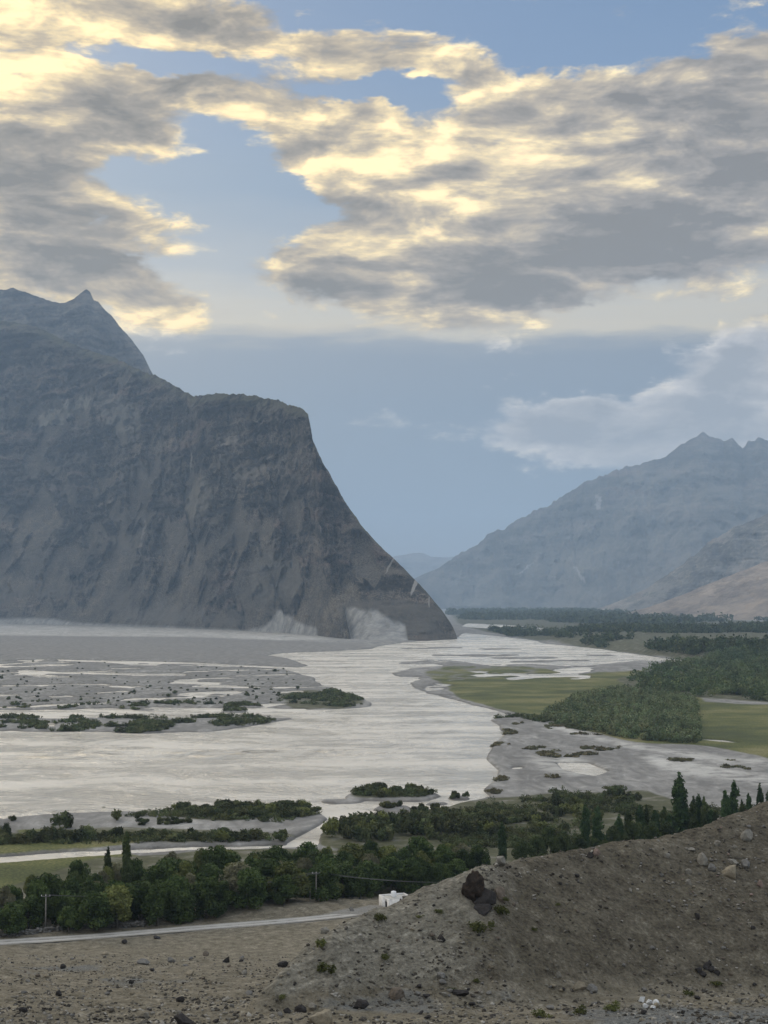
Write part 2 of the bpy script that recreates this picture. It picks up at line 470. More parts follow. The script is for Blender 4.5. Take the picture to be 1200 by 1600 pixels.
RIVER = [[(-5000, 1150), (-300, 1147), (0, 1143), (120, 1143), (230, 1148), (340, 1143), (420, 1131), (470, 1122), (480, 1110), (540, 1107), (577, 1104), (579, 1098), (560, 1088),
          (530, 1077), (500, 1070), (490, 1058), (450, 1048), (440, 1041), (468, 1043), (478, 1040), (450, 1030), (410, 1025), (440, 1020), (500, 1018), (580, 1014),
          (600, 1008), (640, 1003), (700, 998), (716, 996), (722, 989), (760, 992), (830, 1000), (900, 1008), (960, 1017), (1050, 1027), (1110, 1035), (1000, 1032),
          (950, 1037), (890, 1041), (820, 1037), (760, 1039), (700, 1031), (650, 1033), (690, 1040), (640, 1045), (612, 1052), (622, 1059), (660, 1057), (640, 1067), (650, 1078),
          (690, 1090), (740, 1102), (790, 1115), (800, 1122), (765, 1124), (780, 1135), (788, 1148), (770, 1165), (760, 1185), (780, 1205), (775, 1220),
          (755, 1235), (765, 1245), (720, 1256), (690, 1264), (600, 1274), (560, 1286), (500, 1303), (496, 1322), (452, 1326), (446, 1318), (480, 1300), (512, 1280),
          (500, 1270), (480, 1260), (350, 1264), (200, 1270), (100, 1274), (0, 1282), (-300, 1292), (-5000, 1300)],
         [(-5000, 1126), (-300, 1124), (0, 1122), (150, 1123), (280, 1122), (400, 1121), (470, 1124), (480, 1108), (395, 1107), (300, 1109), (200, 1108), (60, 1109), (0, 1110), (-5000, 1110)],
         [(-5000, 1352), (0, 1351), (100, 1344), (185, 1337), (300, 1331), (455, 1327), (455, 1321), (300, 1324), (185, 1328), (60, 1334), (0, 1340), (-5000, 1341)]]
STREAMS = [[(730, 974), (800, 977), (880, 985), (940, 988), (1020, 990), (940, 991), (880, 990), (800, 984), (720, 979)],
           [(700, 949.5), (760, 949), (815, 951), (840, 953), (760, 954.5), (700, 953)],
           [(90, 1030), (300, 1035), (470, 1043), (470, 1046), (300, 1038.5), (90, 1033)],
           [(30, 1048.5), (290, 1053), (290, 1056.5), (30, 1052)], [(300, 1071), (372, 1071), (372, 1075), (300, 1074)],
           [(790, 1060), (830, 1055), (880, 1051), (860, 1047), (905, 1043), (925, 1049), (900, 1053), (925, 1056), (915, 1060), (890, 1058), (840, 1059), (800, 1063)],
           [(60, 1130), (87, 1130), (85, 1136), (62, 1136)], [(-40, 1026), (110, 1027), (110, 1029), (-40, 1028)],
           [(868, 1191), (920, 1193), (950, 1205), (930, 1212), (880, 1203)], [(1090, 1155), (1130, 1157), (1160, 1162), (1120, 1160)],
           [(800, 1200), (818, 1199), (818, 1202), (800, 1203)]]
ISLES = [ell(612, 1244, 68, 10), ell(535, 1252, 36, 3.5), ell(612, 1264, 28, 6), ell(716, 1248, 19, 3.6), ell(682, 1257, 20, 2.5), ell(672, 1271, 40, 6),
         ell(742, 1254, 16, 2.2), ell(560, 1262, 8, 1.4), ell(645, 1252, 24, 1.4), ell(30, 1105, 34, 3.2), ell(104, 1107, 24, 2.2), ell(224, 1107, 28, 4), ell(365, 1112, 20, 2.2),
         ell(15, 1134, 50, 7), ell(660, 1036, 40, 1.6), ell(740, 1024, 70, 1.8), ell(820, 1028, 60, 1.6), ell(880, 1032, 50, 1.3), ell(780, 1014, 40, 1.1), ell(700, 1012, 30, 1),
         ell(830, 1034, 40, 1.2), ell(650, 1013, 35, 1), ell(940, 1024, 30, 1.0)]
MEADOW = [[(655, 1052), (700, 1040), (830, 1042), (900, 1052), (1000, 1048), (1080, 1072), (1100, 1100), (1200, 1102), (1560, 1115), (5000, 1115), (5000, 1400), (1560, 1240), (1200, 1187), (1090, 1166), (990, 1161),
           (900, 1141), (850, 1126), (780, 1110), (720, 1094), (695, 1078)],
          [(-5000, 1354), (0, 1353), (100, 1346), (190, 1339), (230, 1345), (140, 1400), (0, 1410), (-5000, 1410)],
          [(-5000, 1322), (0, 1320), (120, 1318), (235, 1319), (180, 1328), (60, 1333), (0, 1337), (-5000, 1339)],
          [(500, 1318), (620, 1322), (760, 1334), (760, 1345), (600, 1336), (500, 1326)], [(20, 1305), (90, 1300), (130, 1306), (40, 1312)]]
DARKLAND = [[(716, 975), (760, 988), (830, 1000), (950, 1017), (1040, 1028), (1120, 1039), (1200, 1040), (5000, 1060), (5000, 955), (1200, 972), (1000, 962), (800, 956), (700, 956)],
            [(960, 1062), (1060, 1040), (1200, 1030), (5000, 1050), (5000, 1110), (1200, 1100), (1090, 1092), (1000, 1085)],
            [(500, 1302), (560, 1288), (620, 1275), (760, 1252), (900, 1240), (1010, 1238), (1100, 1275), (1200, 1290), (2500, 1330), (2500, 1486), (700, 1486), (600, 1345), (500, 1322)],
            [(-2500, 1400), (0, 1395), (140, 1350), (300, 1335), (500, 1330), (760, 1345), (700, 1486), (-2500, 1486)],
            ell(612, 1243, 60, 8), ell(340, 1270, 150, 14), ell(220, 1310, 240, 10), ell(505, 1094, 70, 14)]
SILT = [[(-5000, 985), (0, 976), (300, 984), (440, 990), (530, 1000), (430, 1001), (300, 996), (0, 994), (-5000, 1003)],
        [(820, 1183), (900, 1188), (960, 1205), (900, 1216), (840, 1205)], [(990, 1180), (1200, 1215), (1560, 1260), (1560, 1275), (1200, 1232), (1050, 1210)],
        [(800, 1118), (900, 1143), (1000, 1167), (1200, 1192), (1560, 1245), (1560, 1262), (1200, 1202), (1000, 1176), (880, 1148)], [(720, 966), (800, 973), (860, 976), (800, 979), (720, 974)],
        [(900, 982), (1000, 986), (1120, 988), (1200, 990), (1120, 992), (980, 990)]]
BARS = [[(-5000, 1003), (0, 994), (300, 997), (430, 1002), (560, 1008), (580, 1013), (500, 1017), (440, 1019), (408, 1024), (450, 1030), (477, 1040), (440, 1041), (300, 1034), (0, 1028), (-5000, 1030)]]
BLUFF = [[(850, 1003), (950, 1012), (1040, 1026), (1120, 1034), (1200, 1038), (2500, 1060), (2500, 985), (1200, 985), (900, 990)]]
MUD = [[(600, 1030), (700, 1030), (900, 1040), (1000, 1050), (900, 1062), (760, 1062), (700, 1064), (720, 1094), (690, 1090), (640, 1070), (610, 1052)]]
PLAIN = [[(-5000, 1030), (0, 1027), (300, 1034), (440, 1043), (500, 1070), (540, 1090), (400, 1108), (0, 1110), (-5000, 1112)]]

water = np.maximum(mask(RIVER, 3.2, 1), mask(STREAMS, 2.0, 2))
land = 1 - water
land = np.maximum(land, mask(ISLES, 2.5, 3))
land = soft(land, 1)
bar, mead, dland, silt = (soft(mask(p, w, s), 2) for p, w, s in ((BARS, 2, 4), (MEADOW, 4, 5), (DARKLAND, 5, 6), (SILT, 4, 7)))
mud, plainm, bluff = (soft(mask(p, w, s), 3) for p, w, s in ((MUD, 4, 8), (PLAIN, 3, 9), (BLUFF, 3, 10)))
VZ = (land - 0.5) * 1.7
VZ += np.where(land > 0.5, 1, 0.2) * fbm(VX / 45, VY / 45, 5, 31) * 0.35
br = ridged(VX / 130, VY / 130, 4, 44)
VZ -= np.clip(plainm * smooth(0.56, 0.72, br), 0, 1) * 1.3 * (land > .5)
br2 = fbm(VX / 60, VY / 100, 4, 47)
VZ -= np.clip(mud * smooth(0.05, 0.35, br2), 0, 1) * 1.4 * (land > .5)
sandy = np.clip(land - dland - mead - silt, 0, 1)
VZ += bluff * (10 + 2.5 * fbm(VX / 60, VY / 60, 4, 50))
VZ += bar * 1.6
VZ += smooth(300, 360, -VY + 0) * 0
# the shelf that carries the road and the grove lies a little higher
NEARZ = smooth(335, 300, VY)
VZ = np.where(VY < 340, np.maximum(VZ, 0.6) * (1 - NEARZ) + NEARZ * 1.2, VZ)
VZ = np.where(GR < 952, np.minimum(VZ, 0.5), VZ)

def valley_z(x, y):
    px = 600 + 0 * x; 
    yy = y * CT - EYE * ST; zz = -y * ST - EYE * CT
    px = 600 + F * x / yy; pr = 800 - F * zz / yy
    j = np.interp(px, COLS, np.arange(NCL)); i = np.interp(-pr, -ROWS, np.arange(NRW))
    i = np.clip(np.round(i).astype(int), 0, NRW - 1); j = np.clip(np.round(j).astype(int), 0, NCL - 1)
    return VZ[i, j]

# ---- hillside below the viewpoint
CR = np.array([(380, 1582, 97), (430, 1532, 100), (470, 1486, 104), (520, 1449, 107), (590, 1420, 112), (612, 1413, 113), (640, 1398, 115), (680, 1380, 117), (720, 1366, 119), (760, 1354, 121), (800, 1347, 124),
               (850, 1337, 127), (900, 1327, 130), (960, 1317, 134), (1000, 1311, 136), (1063, 1301, 139), (1100, 1288, 141), (1150, 1268, 144), (1200, 1252, 146), (1400, 1208, 156), (1800, 1130, 175)], float)
_cx, _cy, _cz = at_depth(CR[:, 0], CR[:, 1], CR[:, 2])
_cz = _cz - 0.12
def hill_h(x, y, detail=True):
    base = np.interp(y, [-400, -40, 0, 6, 40, 80, 262, 270, 306, 330, 400], [80, 66, 64.2, 63.6, 52.0, 43.0, 4.2, 3.2, 2.8, 1.0, 0.4])
    zc = np.interp(x, _cx, _cz); yc = np.interp(x, _cx, _cy)
    left = np.clip(_cx[0] - x, 0, None)
    zc = zc - left * 0.9
    f = y - yc
    h = zc - np.where(f < 0, -f * 0.47, f * 0.62)
    k = 1.6
    h = zc + -0.545 * np.sqrt(f * f + k * k) + 0.075 * -f + 0.545 * k
    m = np.maximum(base, h) + 1.2 * np.exp(-np.abs(base - h) / 1.6) * 0.35
    if detail:
        n = np.clip((300 - y) / 60, 0.0, 1)
        m = m + n * (fbm(x / 14, y / 14, 3, 71) * (0.9 - 0.65 * (h > base + 0.5)) + fbm(x / 2.6, y / 2.6, 4, 75) * 0.34 + ridged(x / 0.9, y / 1.3, 3, 79, 0.6) * 0.10)
        # rills running down the left flank
        fl = np.clip(1 - np.abs(x - 6) / 16, 0, 1) * (h > base - 0.3)
        m = m + fl * ridged((x * 0.55 - y * 0.8) / 0.9, (x + y) / 9, 3, 83) * 0.16
        m = m + smooth(300, 306, y) * smooth(326, 316, y) * (1.0 + 1.2 * fbm(x / 7, y / 5, 4, 90)) * np.clip((x + 62) / 20, 0, 1) * 0.8
    return m
HY = np.concatenate([np.linspace(-300, 30, 16)[:-1], np.geomspace(30, 70, 30)[:-1], np.geomspace(70, 330, 520)])
HT = np.concatenate([np.linspace(-3.2, -0.34, 12)[:-1], np.linspace(-0.34, 0.34, 960), np.linspace(0.34, 3.2, 12)[1:]])
HYY, HTT = np.meshgrid(HY, HT, indexing='ij')
HXX = HTT * np.maximum(HYY, 30)
HZ = hill_h(HXX, HYY)
HZ[-1, :] = -1.5
def ground_z(x, y):
    x = np.asarray(x, float); y = np.asarray(y, float)
    return np.where(y < 328, np.maximum(hill_h(x, y), np.where(y > 290, valley_z(x, y), -99)), valley_z(x, y))
def seen_hill(px, py):
    """Where the line of sight through a photo pixel first meets the hillside."""
    d = np.geomspace(40, 330, 2400)
    x, y, z = at_depth(px, py, d)
    hit = np.nonzero(z < hill_h(x, y))[0]
    i = hit[0] if len(hit) else len(d) - 1
    return float(x[i]), float(y[i]), float(hill_h(x[i:i+1], y[i:i+1])[0])

# ---- road line on the shelf
ROADPX = [(-400, 1494), (-120, 1481), (0, 1474), (100, 1468), (200, 1460), (300, 1451), (400, 1443), (480, 1436), (540, 1429), (600, 1421), (680, 1412)]
_rx, _ry, _ = (np.array(v) for v in zip(*[on_plane(a, b, 3.0) for a, b in ROADPX]))

# ------------------------------------------------------------------ materials of the ground
def mat_valley():
    m, t, b = material('valley_ground')
    p = t.pos()
    q = t.mapping(p, scale=(1, 1, 0))
    nb = t.noise(q, 0.02, 6, 0.6); nm = t.noise(q, 0.12, 6, 0.62); nf = t.noise(q, 1.1, 4, 0.6)
    nl = t.noise(t.mapping(q, rot=(0, 0, 0.5), scale=(1, 0.33, 0)), 0.035, 6, 0.6, dist=1.2)
    nl3 = t.noise(t.mapping(q, rot=(0, 0, 0.35), scale=(1, 0.30, 0)), 0.10, 5, 0.62, dist=2.2)
    sand = t.ramp(t.math('MULTIPLY_ADD', nm, 0.22, t.math('MULTIPLY_ADD', nl3, 0.38, t.math('MULTIPLY', nl, 0.40))), [(0.30, (0.11, 0.107, 0.10)), (0.46, (0.18, 0.174, 0.164)), (0.54, (0.25, 0.242, 0.227)), (0.60, (0.33, 0.32, 0.302)), (0.68, (0.47, 0.46, 0.435))])
    col = sand
    col = t.mix(t.math('MULTIPLY', t.attr('bar'), 0.8), col, t.ramp(nm, [(0.38, (0.13, 0.125, 0.117)), (0.5, (0.185, 0.177, 0.165)), (0.62, (0.235, 0.225, 0.208))]))
    pale = t.ramp(nl, [(0.3, (0.32, 0.31, 0.29)), (0.6, (0.50, 0.485, 0.45))])
    col = t.mix(t.math('MULTIPLY', t.attr('silt'), t.ss(t.math('ADD', nm, t.math('MULTIPLY', nb, 0.4)), 0.5, 0.8)), col, pale)
    grass = t.ramp(t.math('MULTIPLY_ADD', nb, 0.6, t.math('MULTIPLY', nf, 0.4)), [(0.42, (0.048, 0.058, 0.018)), (0.49, (0.090, 0.100, 0.029)), (0.54, (0.125, 0.126, 0.040)), (0.60, (0.20, 0.18, 0.082))])
    gm = t.ss(t.math('MULTIPLY_ADD', t.attr('mud'), t.math('MULTIPLY_ADD', nl, 1.6, -1.15), t.math('MULTIPLY_ADD', nm, 0.5, t.attr('meadow'))), 0.55, 0.95)
    col = t.mix(gm, col, grass)
    dk = t.ramp(nm, [(0.3, (0.040, 0.043, 0.022)), (0.52, (0.085, 0.085, 0.045)), (0.68, (0.19, 0.18, 0.15))])
    dm = t.ss(t.math('MULTIPLY_ADD', nm, 0.6, t.attr('scrub')), 0.60, 1.05)
    col = t.mix(dm, col, dk)
    # sparse low plants on the gravel plain
    pl = t.math('MULTIPLY', t.ss(t.math('MULTIPLY_ADD', nm, 0.5, t.math('MULTIPLY', t.noise(q, 0.3, 4, 0.65), 0.7)), 0.60, 0.70), t.attr('plain'))
    col = t.mix(t.math('MULTIPLY', pl, 0.75), col, (0.055, 0.056, 0.034))
    h = t.sep(p)[2]
    wet = t.ss(t.math('MULTIPLY_ADD', t.math('SUBTRACT', nm, 0.5), 0.9, h), 0.05, 0.75)
    col = t.mix(wet, t.mix(1.0, col, (0.62, 0.60, 0.57), 'MULTIPLY'), col)
    col = t.mix(0.30, col, t.mix(1.0, col, t.ramp(nf, [(0.3, (0.55, 0.55, 0.55)), (0.7, (1.4, 1.4, 1.4))]), 'MULTIPLY'))
    t.put(b.inputs['Base Color'], col)
    t.put(b.inputs['Roughness'], t.ss(h, 0.0, 0.4, 0.42, 0.95))
    t.put(b.inputs['Normal'], t.bump(t.math('MULTIPLY_ADD', nf, 0.4, nm), 0.6, 0.8))
    return m

def mat_water():
    m, t, b = material('silty_river_water')
    p = t.mapping(t.pos(), scale=(1, 1, 0))
    flow = t.vmath('ADD', p, t.scale(t.vmath('SUBTRACT', t.noise(p, 0.012, 3, 0.5, color=True), (0.5, 0.5, 0.5)), 60.0))
    big = t.noise(t.mapping(flow, rot=(0, 0, 0.25), scale=(0.35, 1, 1)), 0.03, 5, 0.6)
    r1 = t.noise(flow, 0.10, 6, 0.62); r2 = t.noise(t.mapping(flow, rot=(0, 0, -0.2), scale=(0.6, 1.2, 1)), 0.30, 5, 0.65)
    # a train of standing waves where the current swings round the bend
    cx, cy, _z = on_plane(300, 1178)
    wv = t.new('ShaderNodeTexWave', wave_type='BANDS', bands_direction='X', wave_profile='SIN')
    t.put(wv.inputs['Vector'], t.mapping(flow, rot=(0, 0, 1.22))); wv.inputs['Scale'].default_value = 0.017
    wv.inputs['Distortion'].default_value = 3.5; wv.inputs['Detail'].default_value = 2.5; wv.inputs['Detail Scale'].default_value = 0.6
    e = t.mapping(p, loc=(cx + 8, cy, 0), rot=(0, 0, 0.12), scale=(110, 30, 1), typ='TEXTURE')
    zone = t.math('SUBTRACT', 1.0, t.vmath('DOT_PRODUCT', e, e), clamp=True)
    hgt = t.math('MULTIPLY_ADD', r2, 0.8, r1)
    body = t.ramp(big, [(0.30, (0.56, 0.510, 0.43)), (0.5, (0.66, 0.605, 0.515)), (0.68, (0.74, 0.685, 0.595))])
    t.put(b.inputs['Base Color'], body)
    t.put(b.inputs['Roughness'], t.ss(t.math('MULTIPLY_ADD', r1, 0.4, t.math('MULTIPLY', big, 0.6)), 0.40, 0.60, 0.07, 0.40))
    b.inputs['IOR'].default_value = 1.4; b.inputs['Specular IOR Level'].default_value = 0.5
    t.put(b.inputs['Normal'], t.bump(t.math('MULTIPLY', wv.outputs['Fac'], zone), 1.0, 5.0, t.bump(hgt, 1.0, 2.2)))
    return m

def mat_hillside():
    m, t, b = material('hillside_earth')
    p = t.pos()
    n0 = t.noise(p, 0.07, 4, 0.55); n1 = t.noise(p, 0.6, 6, 0.65); n2 = t.noise(p, 3.2, 5, 0.65); n3 = t.noise(p, 11.0, 3, 0.6)
    vz = t.voronoi(p, 2.2); vs = t.voronoi(p, 6.0)
    earth = t.ramp(t.math('MULTIPLY_ADD', n2, 0.45, t.math('MULTIPLY', n1, 0.55)), [(0.34, (0.085, 0.076, 0.056)), (0.47, (0.213, 0.189, 0.140)), (0.56, (0.291, 0.259, 0.198)), (0.66, (0.483, 0.439, 0.351))])
    hilla = t.attr('hill')
    brown = t.ramp(t.math('MULTIPLY_ADD', n2, 0.5, t.math('MULTIPLY', n1, 0.5)), [(0.35, (0.053, 0.046, 0.035)), (0.48, (0.126, 0.111, 0.083)), (0.56, (0.176, 0.157, 0.119)), (0.66, (0.315, 0.289, 0.228))])
    col = t.mix(hilla, earth, brown)
    # pale weathered flank with slanting streaks
    dn = Vector((-0.72, -0.58, -0.38)).normalized(); da = dn.cross(Vector((0, 0, 1))).normalized(); db = dn.cross(da)
    rl = t.comb(t.vmath('DOT_PRODUCT', p, tuple(da)), t.vmath('DOT_PRODUCT', p, tuple(db)), t.math('MULTIPLY', t.vmath('DOT_PRODUCT', p, tuple(dn)), 0.16))
    sx = t.noise(rl, 2.2, 6, 0.68)
    flank = t.ramp(t.math('MULTIPLY_ADD', sx, 0.6, t.math('MULTIPLY', n2, 0.4)), [(0.36, (0.091, 0.084, 0.066)), (0.48, (0.226, 0.209, 0.167)), (0.56, (0.305, 0.283, 0.229)), (0.66, (0.512, 0.480, 0.401))])
    col = t.mix(t.ss(t.math('MULTIPLY_ADD', t.math('SUBTRACT', n1, 0.5), 0.7, t.attr('flank')), 0.3, 0.8), col, flank)
    # heaps of grey broken rock
    grey = t.ramp(t.math('MULTIPLY_ADD', n3, 0.5, t.math('MULTIPLY', n2, 0.5)), [(0.32, (0.069, 0.075, 0.076)), (0.5, (0.181, 0.185, 0.177)), (0.68, (0.400, 0.394, 0.366))])
    col = t.mix(t.ss(t.math('MULTIPLY_ADD', t.math('SUBTRACT', n1, 0.5), 0.9, t.attr('rubble')), 0.35, 0.75), col, grey)
    # dry tufts
    tuft = t.math('MULTIPLY', t.ss(n0, 0.50, 0.62), t.ss(n2, 0.52, 0.66))
    col = t.mix(t.math('MULTIPLY', tuft, 0.35), col, (0.13, 0.12, 0.055))
    road = t.attr('road')
    rc = t.ramp(n2, [(0.3, (0.27, 0.26, 0.238)), (0.7, (0.38, 0.365, 0.335))])
    col = t.mix(t.ss(t.math('MULTIPLY_ADD', t.math('SUBTRACT', n1, 0.5), 0.25, road), 0.35, 0.65), col, rc)
    t.put(b.inputs['Base Color'], col)
    hh = t.math('MULTIPLY_ADD', sx, 0.5, t.math('MULTIPLY_ADD', t.math('SUBTRACT', 0.5, vz), 0.5, t.math('MULTIPLY_ADD', t.math('SUBTRACT', 0.5, vs), 0.25, t.math('MULTIPLY_ADD', n3, 0.3, n2))))
    t.put(b.inputs['Normal'], t.bump(hh, 0.9, 0.55))
    b.inputs['Roughness'].default_value = 1.0; b.inputs['Specular IOR Level'].default_value = 0.1
    return m

V = np.stack([VX, VY, VZ], -1).reshape(-1, 3)
me = mesh_from('valley_floor', V, grid_faces(NRW, NCL)[:, ::1], mat_valley(), True,
               dict(bar=bar, meadow=mead, scrub=dland, silt=silt, plain=plainm, mud=mud))
tag(add_obj('ground', me), 'wide grey gravel and meadow floor of the river valley', kind='structure')

# river surface, with a train of standing waves where the current swings round the bend
wx_ = np.concatenate([[-9000, -3000, -1000, -500, -300], np.arange(-235, 95, 1.5), [150, 300, 600, 1500, 4000, 9000]])
wy_ = np.concatenate([[310, 400, 480, 540], np.arange(572, 720, 1.0), [800, 1000, 1500, 2500, 5000, 9000, 14000]])
WX, WY = np.meshgrid(wx_, wy_)
_cx0, _cy0, _ = on_plane(285, 1177)
u_ = (WX - _cx0) * math.cos(0.10) + (WY - _cy0) * math.sin(0.10); v_ = -(WX - _cx0) * math.sin(0.10) + (WY - _cy0) * math.cos(0.10)
env_ = np.clip(1 - (u_ / 105) ** 2 - (v_ / 26) ** 2, 0, 1) ** 0.8
ph_ = (v_ * 0.94 + u_ * 0.22 + 5 * fbm(u_ / 50, v_ / 30, 3, 97)) * 2 * math.pi / 11.0
WZ = env_ * (0.75 * (np.sin(ph_) + 0.3 * np.sin(2 * ph_ + 1))) * (0.55 + 0.9 * np.clip(fbm(u_ / 24, v_ / 14, 3, 98) + .35, 0, 1))
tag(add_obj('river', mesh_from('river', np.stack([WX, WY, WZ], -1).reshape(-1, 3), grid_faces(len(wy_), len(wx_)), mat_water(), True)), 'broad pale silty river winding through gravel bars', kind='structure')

hx, hy = HXX.ravel(), HYY.ravel()
zc_, yc_ = np.interp(hx, _cx, _cz), np.interp(hx, _cx, _cy)
hb = hill_h(hx, hy, False)
basez = np.interp(hy, [-400, -40, 0, 6, 40, 80, 262, 270, 306, 330, 400], [80, 66, 64.2, 63.6, 52.0, 43.0, 4.2, 3.2, 2.8, 1.0, 0.4])
hill_a = smooth(0.2, 2.2, hb - basez)
flank_a = hill_a * smooth(15, -1, hx - 0.22 * (hy - 108) + 2.5 * fbm(hx / 6, hy / 6, 3, 93)) 
rub_a = smooth(118, 92, hy) * smooth(6, 16, hx) * (1 - smooth(1.0, 4.0, hb - basez)) * 0.8
rub_a = np.maximum(rub_a, 0.62 * smooth(0.05, 0.4, fbm(hx / 16, hy / 30, 3, 92)) * (1 - hill_a) * smooth(250, 200, hy))
ry_at = np.interp(hx, _rx, _ry)
slope_r = np.interp(hx, _rx, np.gradient(_ry, _rx))
dist_r = np.abs(hy - ry_at) / np.sqrt(1 + slope_r ** 2)
road_a = smooth(4.0, 2.2, dist_r)
me = mesh_from('hillside', np.stack([hx, hy, HZ.ravel()], -1), grid_faces(*HXX.shape), mat_hillside(), True,
               dict(hill=hill_a, flank=flank_a, rubble=rub_a, road=road_a * 0.6))
tag(add_obj('hillside', me), 'bare stony brown hillside in front of the valley', kind='structure')

# the dirt road is a sheet of its own lying on the shelf
def mat_road():
    m, t, b = material('road_dust')
    p = t.pos()
    n1 = t.noise(p, 0.5, 5, 0.6); n2 = t.noise(p, 4.0, 4, 0.6)
    a = t.attr('across')
    tr = t.math('ABSOLUTE', t.math('SUBTRACT', t.math('ABSOLUTE', a), 0.42))
    base = t.ramp(t.math('MULTIPLY_ADD', n2, 0.4, t.math('MULTIPLY', n1, 0.6)), [(0.36, (0.19, 0.182, 0.165)), (0.5, (0.31, 0.298, 0.272)), (0.64, (0.42, 0.405, 0.375))])
    base = t.mix(t.ss(tr, 0.20, 0.06), base, (0.45, 0.435, 0.405))
    edge = t.ss(t.math('MULTIPLY_ADD', t.math('SUBTRACT', n1, 0.5), 1.2, t.math('ABSOLUTE', a)), 0.72, 1.0)
    t.put(b.inputs['Base Color'], t.mix(edge, base, (0.19, 0.175, 0.142)))
    t.put(b.inputs['Normal'], t.bump(n2, 0.4, 0.1))
    return m
rx_ = np.linspace(_rx[0], _rx[-1], 260)
ry_ = np.interp(rx_, _rx, _ry)
k_ = np.ones(25) / 25
ry_ = np.concatenate([ry_[:12], np.convolve(ry_, k_, 'valid'), ry_[-12:]])
wid = 2.7 + 0.35 * fbm(rx_ / 6, rx_ * 0 + 3, 3, 95)
rows = list(np.linspace(-1, 1, 11))
RXs = np.stack([rx_ + 0 * s for s in rows]); RYs = np.stack([ry_ + wid * s for s in rows])
RZs = np.maximum(hill_h(RXs, RYs, False), 0) + 0.10 + 0.05 * (1 - np.array(rows)[:, None] ** 2)
me = mesh_from('road', np.stack([RXs, RYs, RZs], -1).reshape(-1, 3), grid_faces(len(rows), len(rx_)), mat_road(), True, dict(across=np.repeat(np.array(rows), len(rx_))))
tag(add_obj('road', me), 'pale unpaved road crossing below the stony slope', kind='structure')
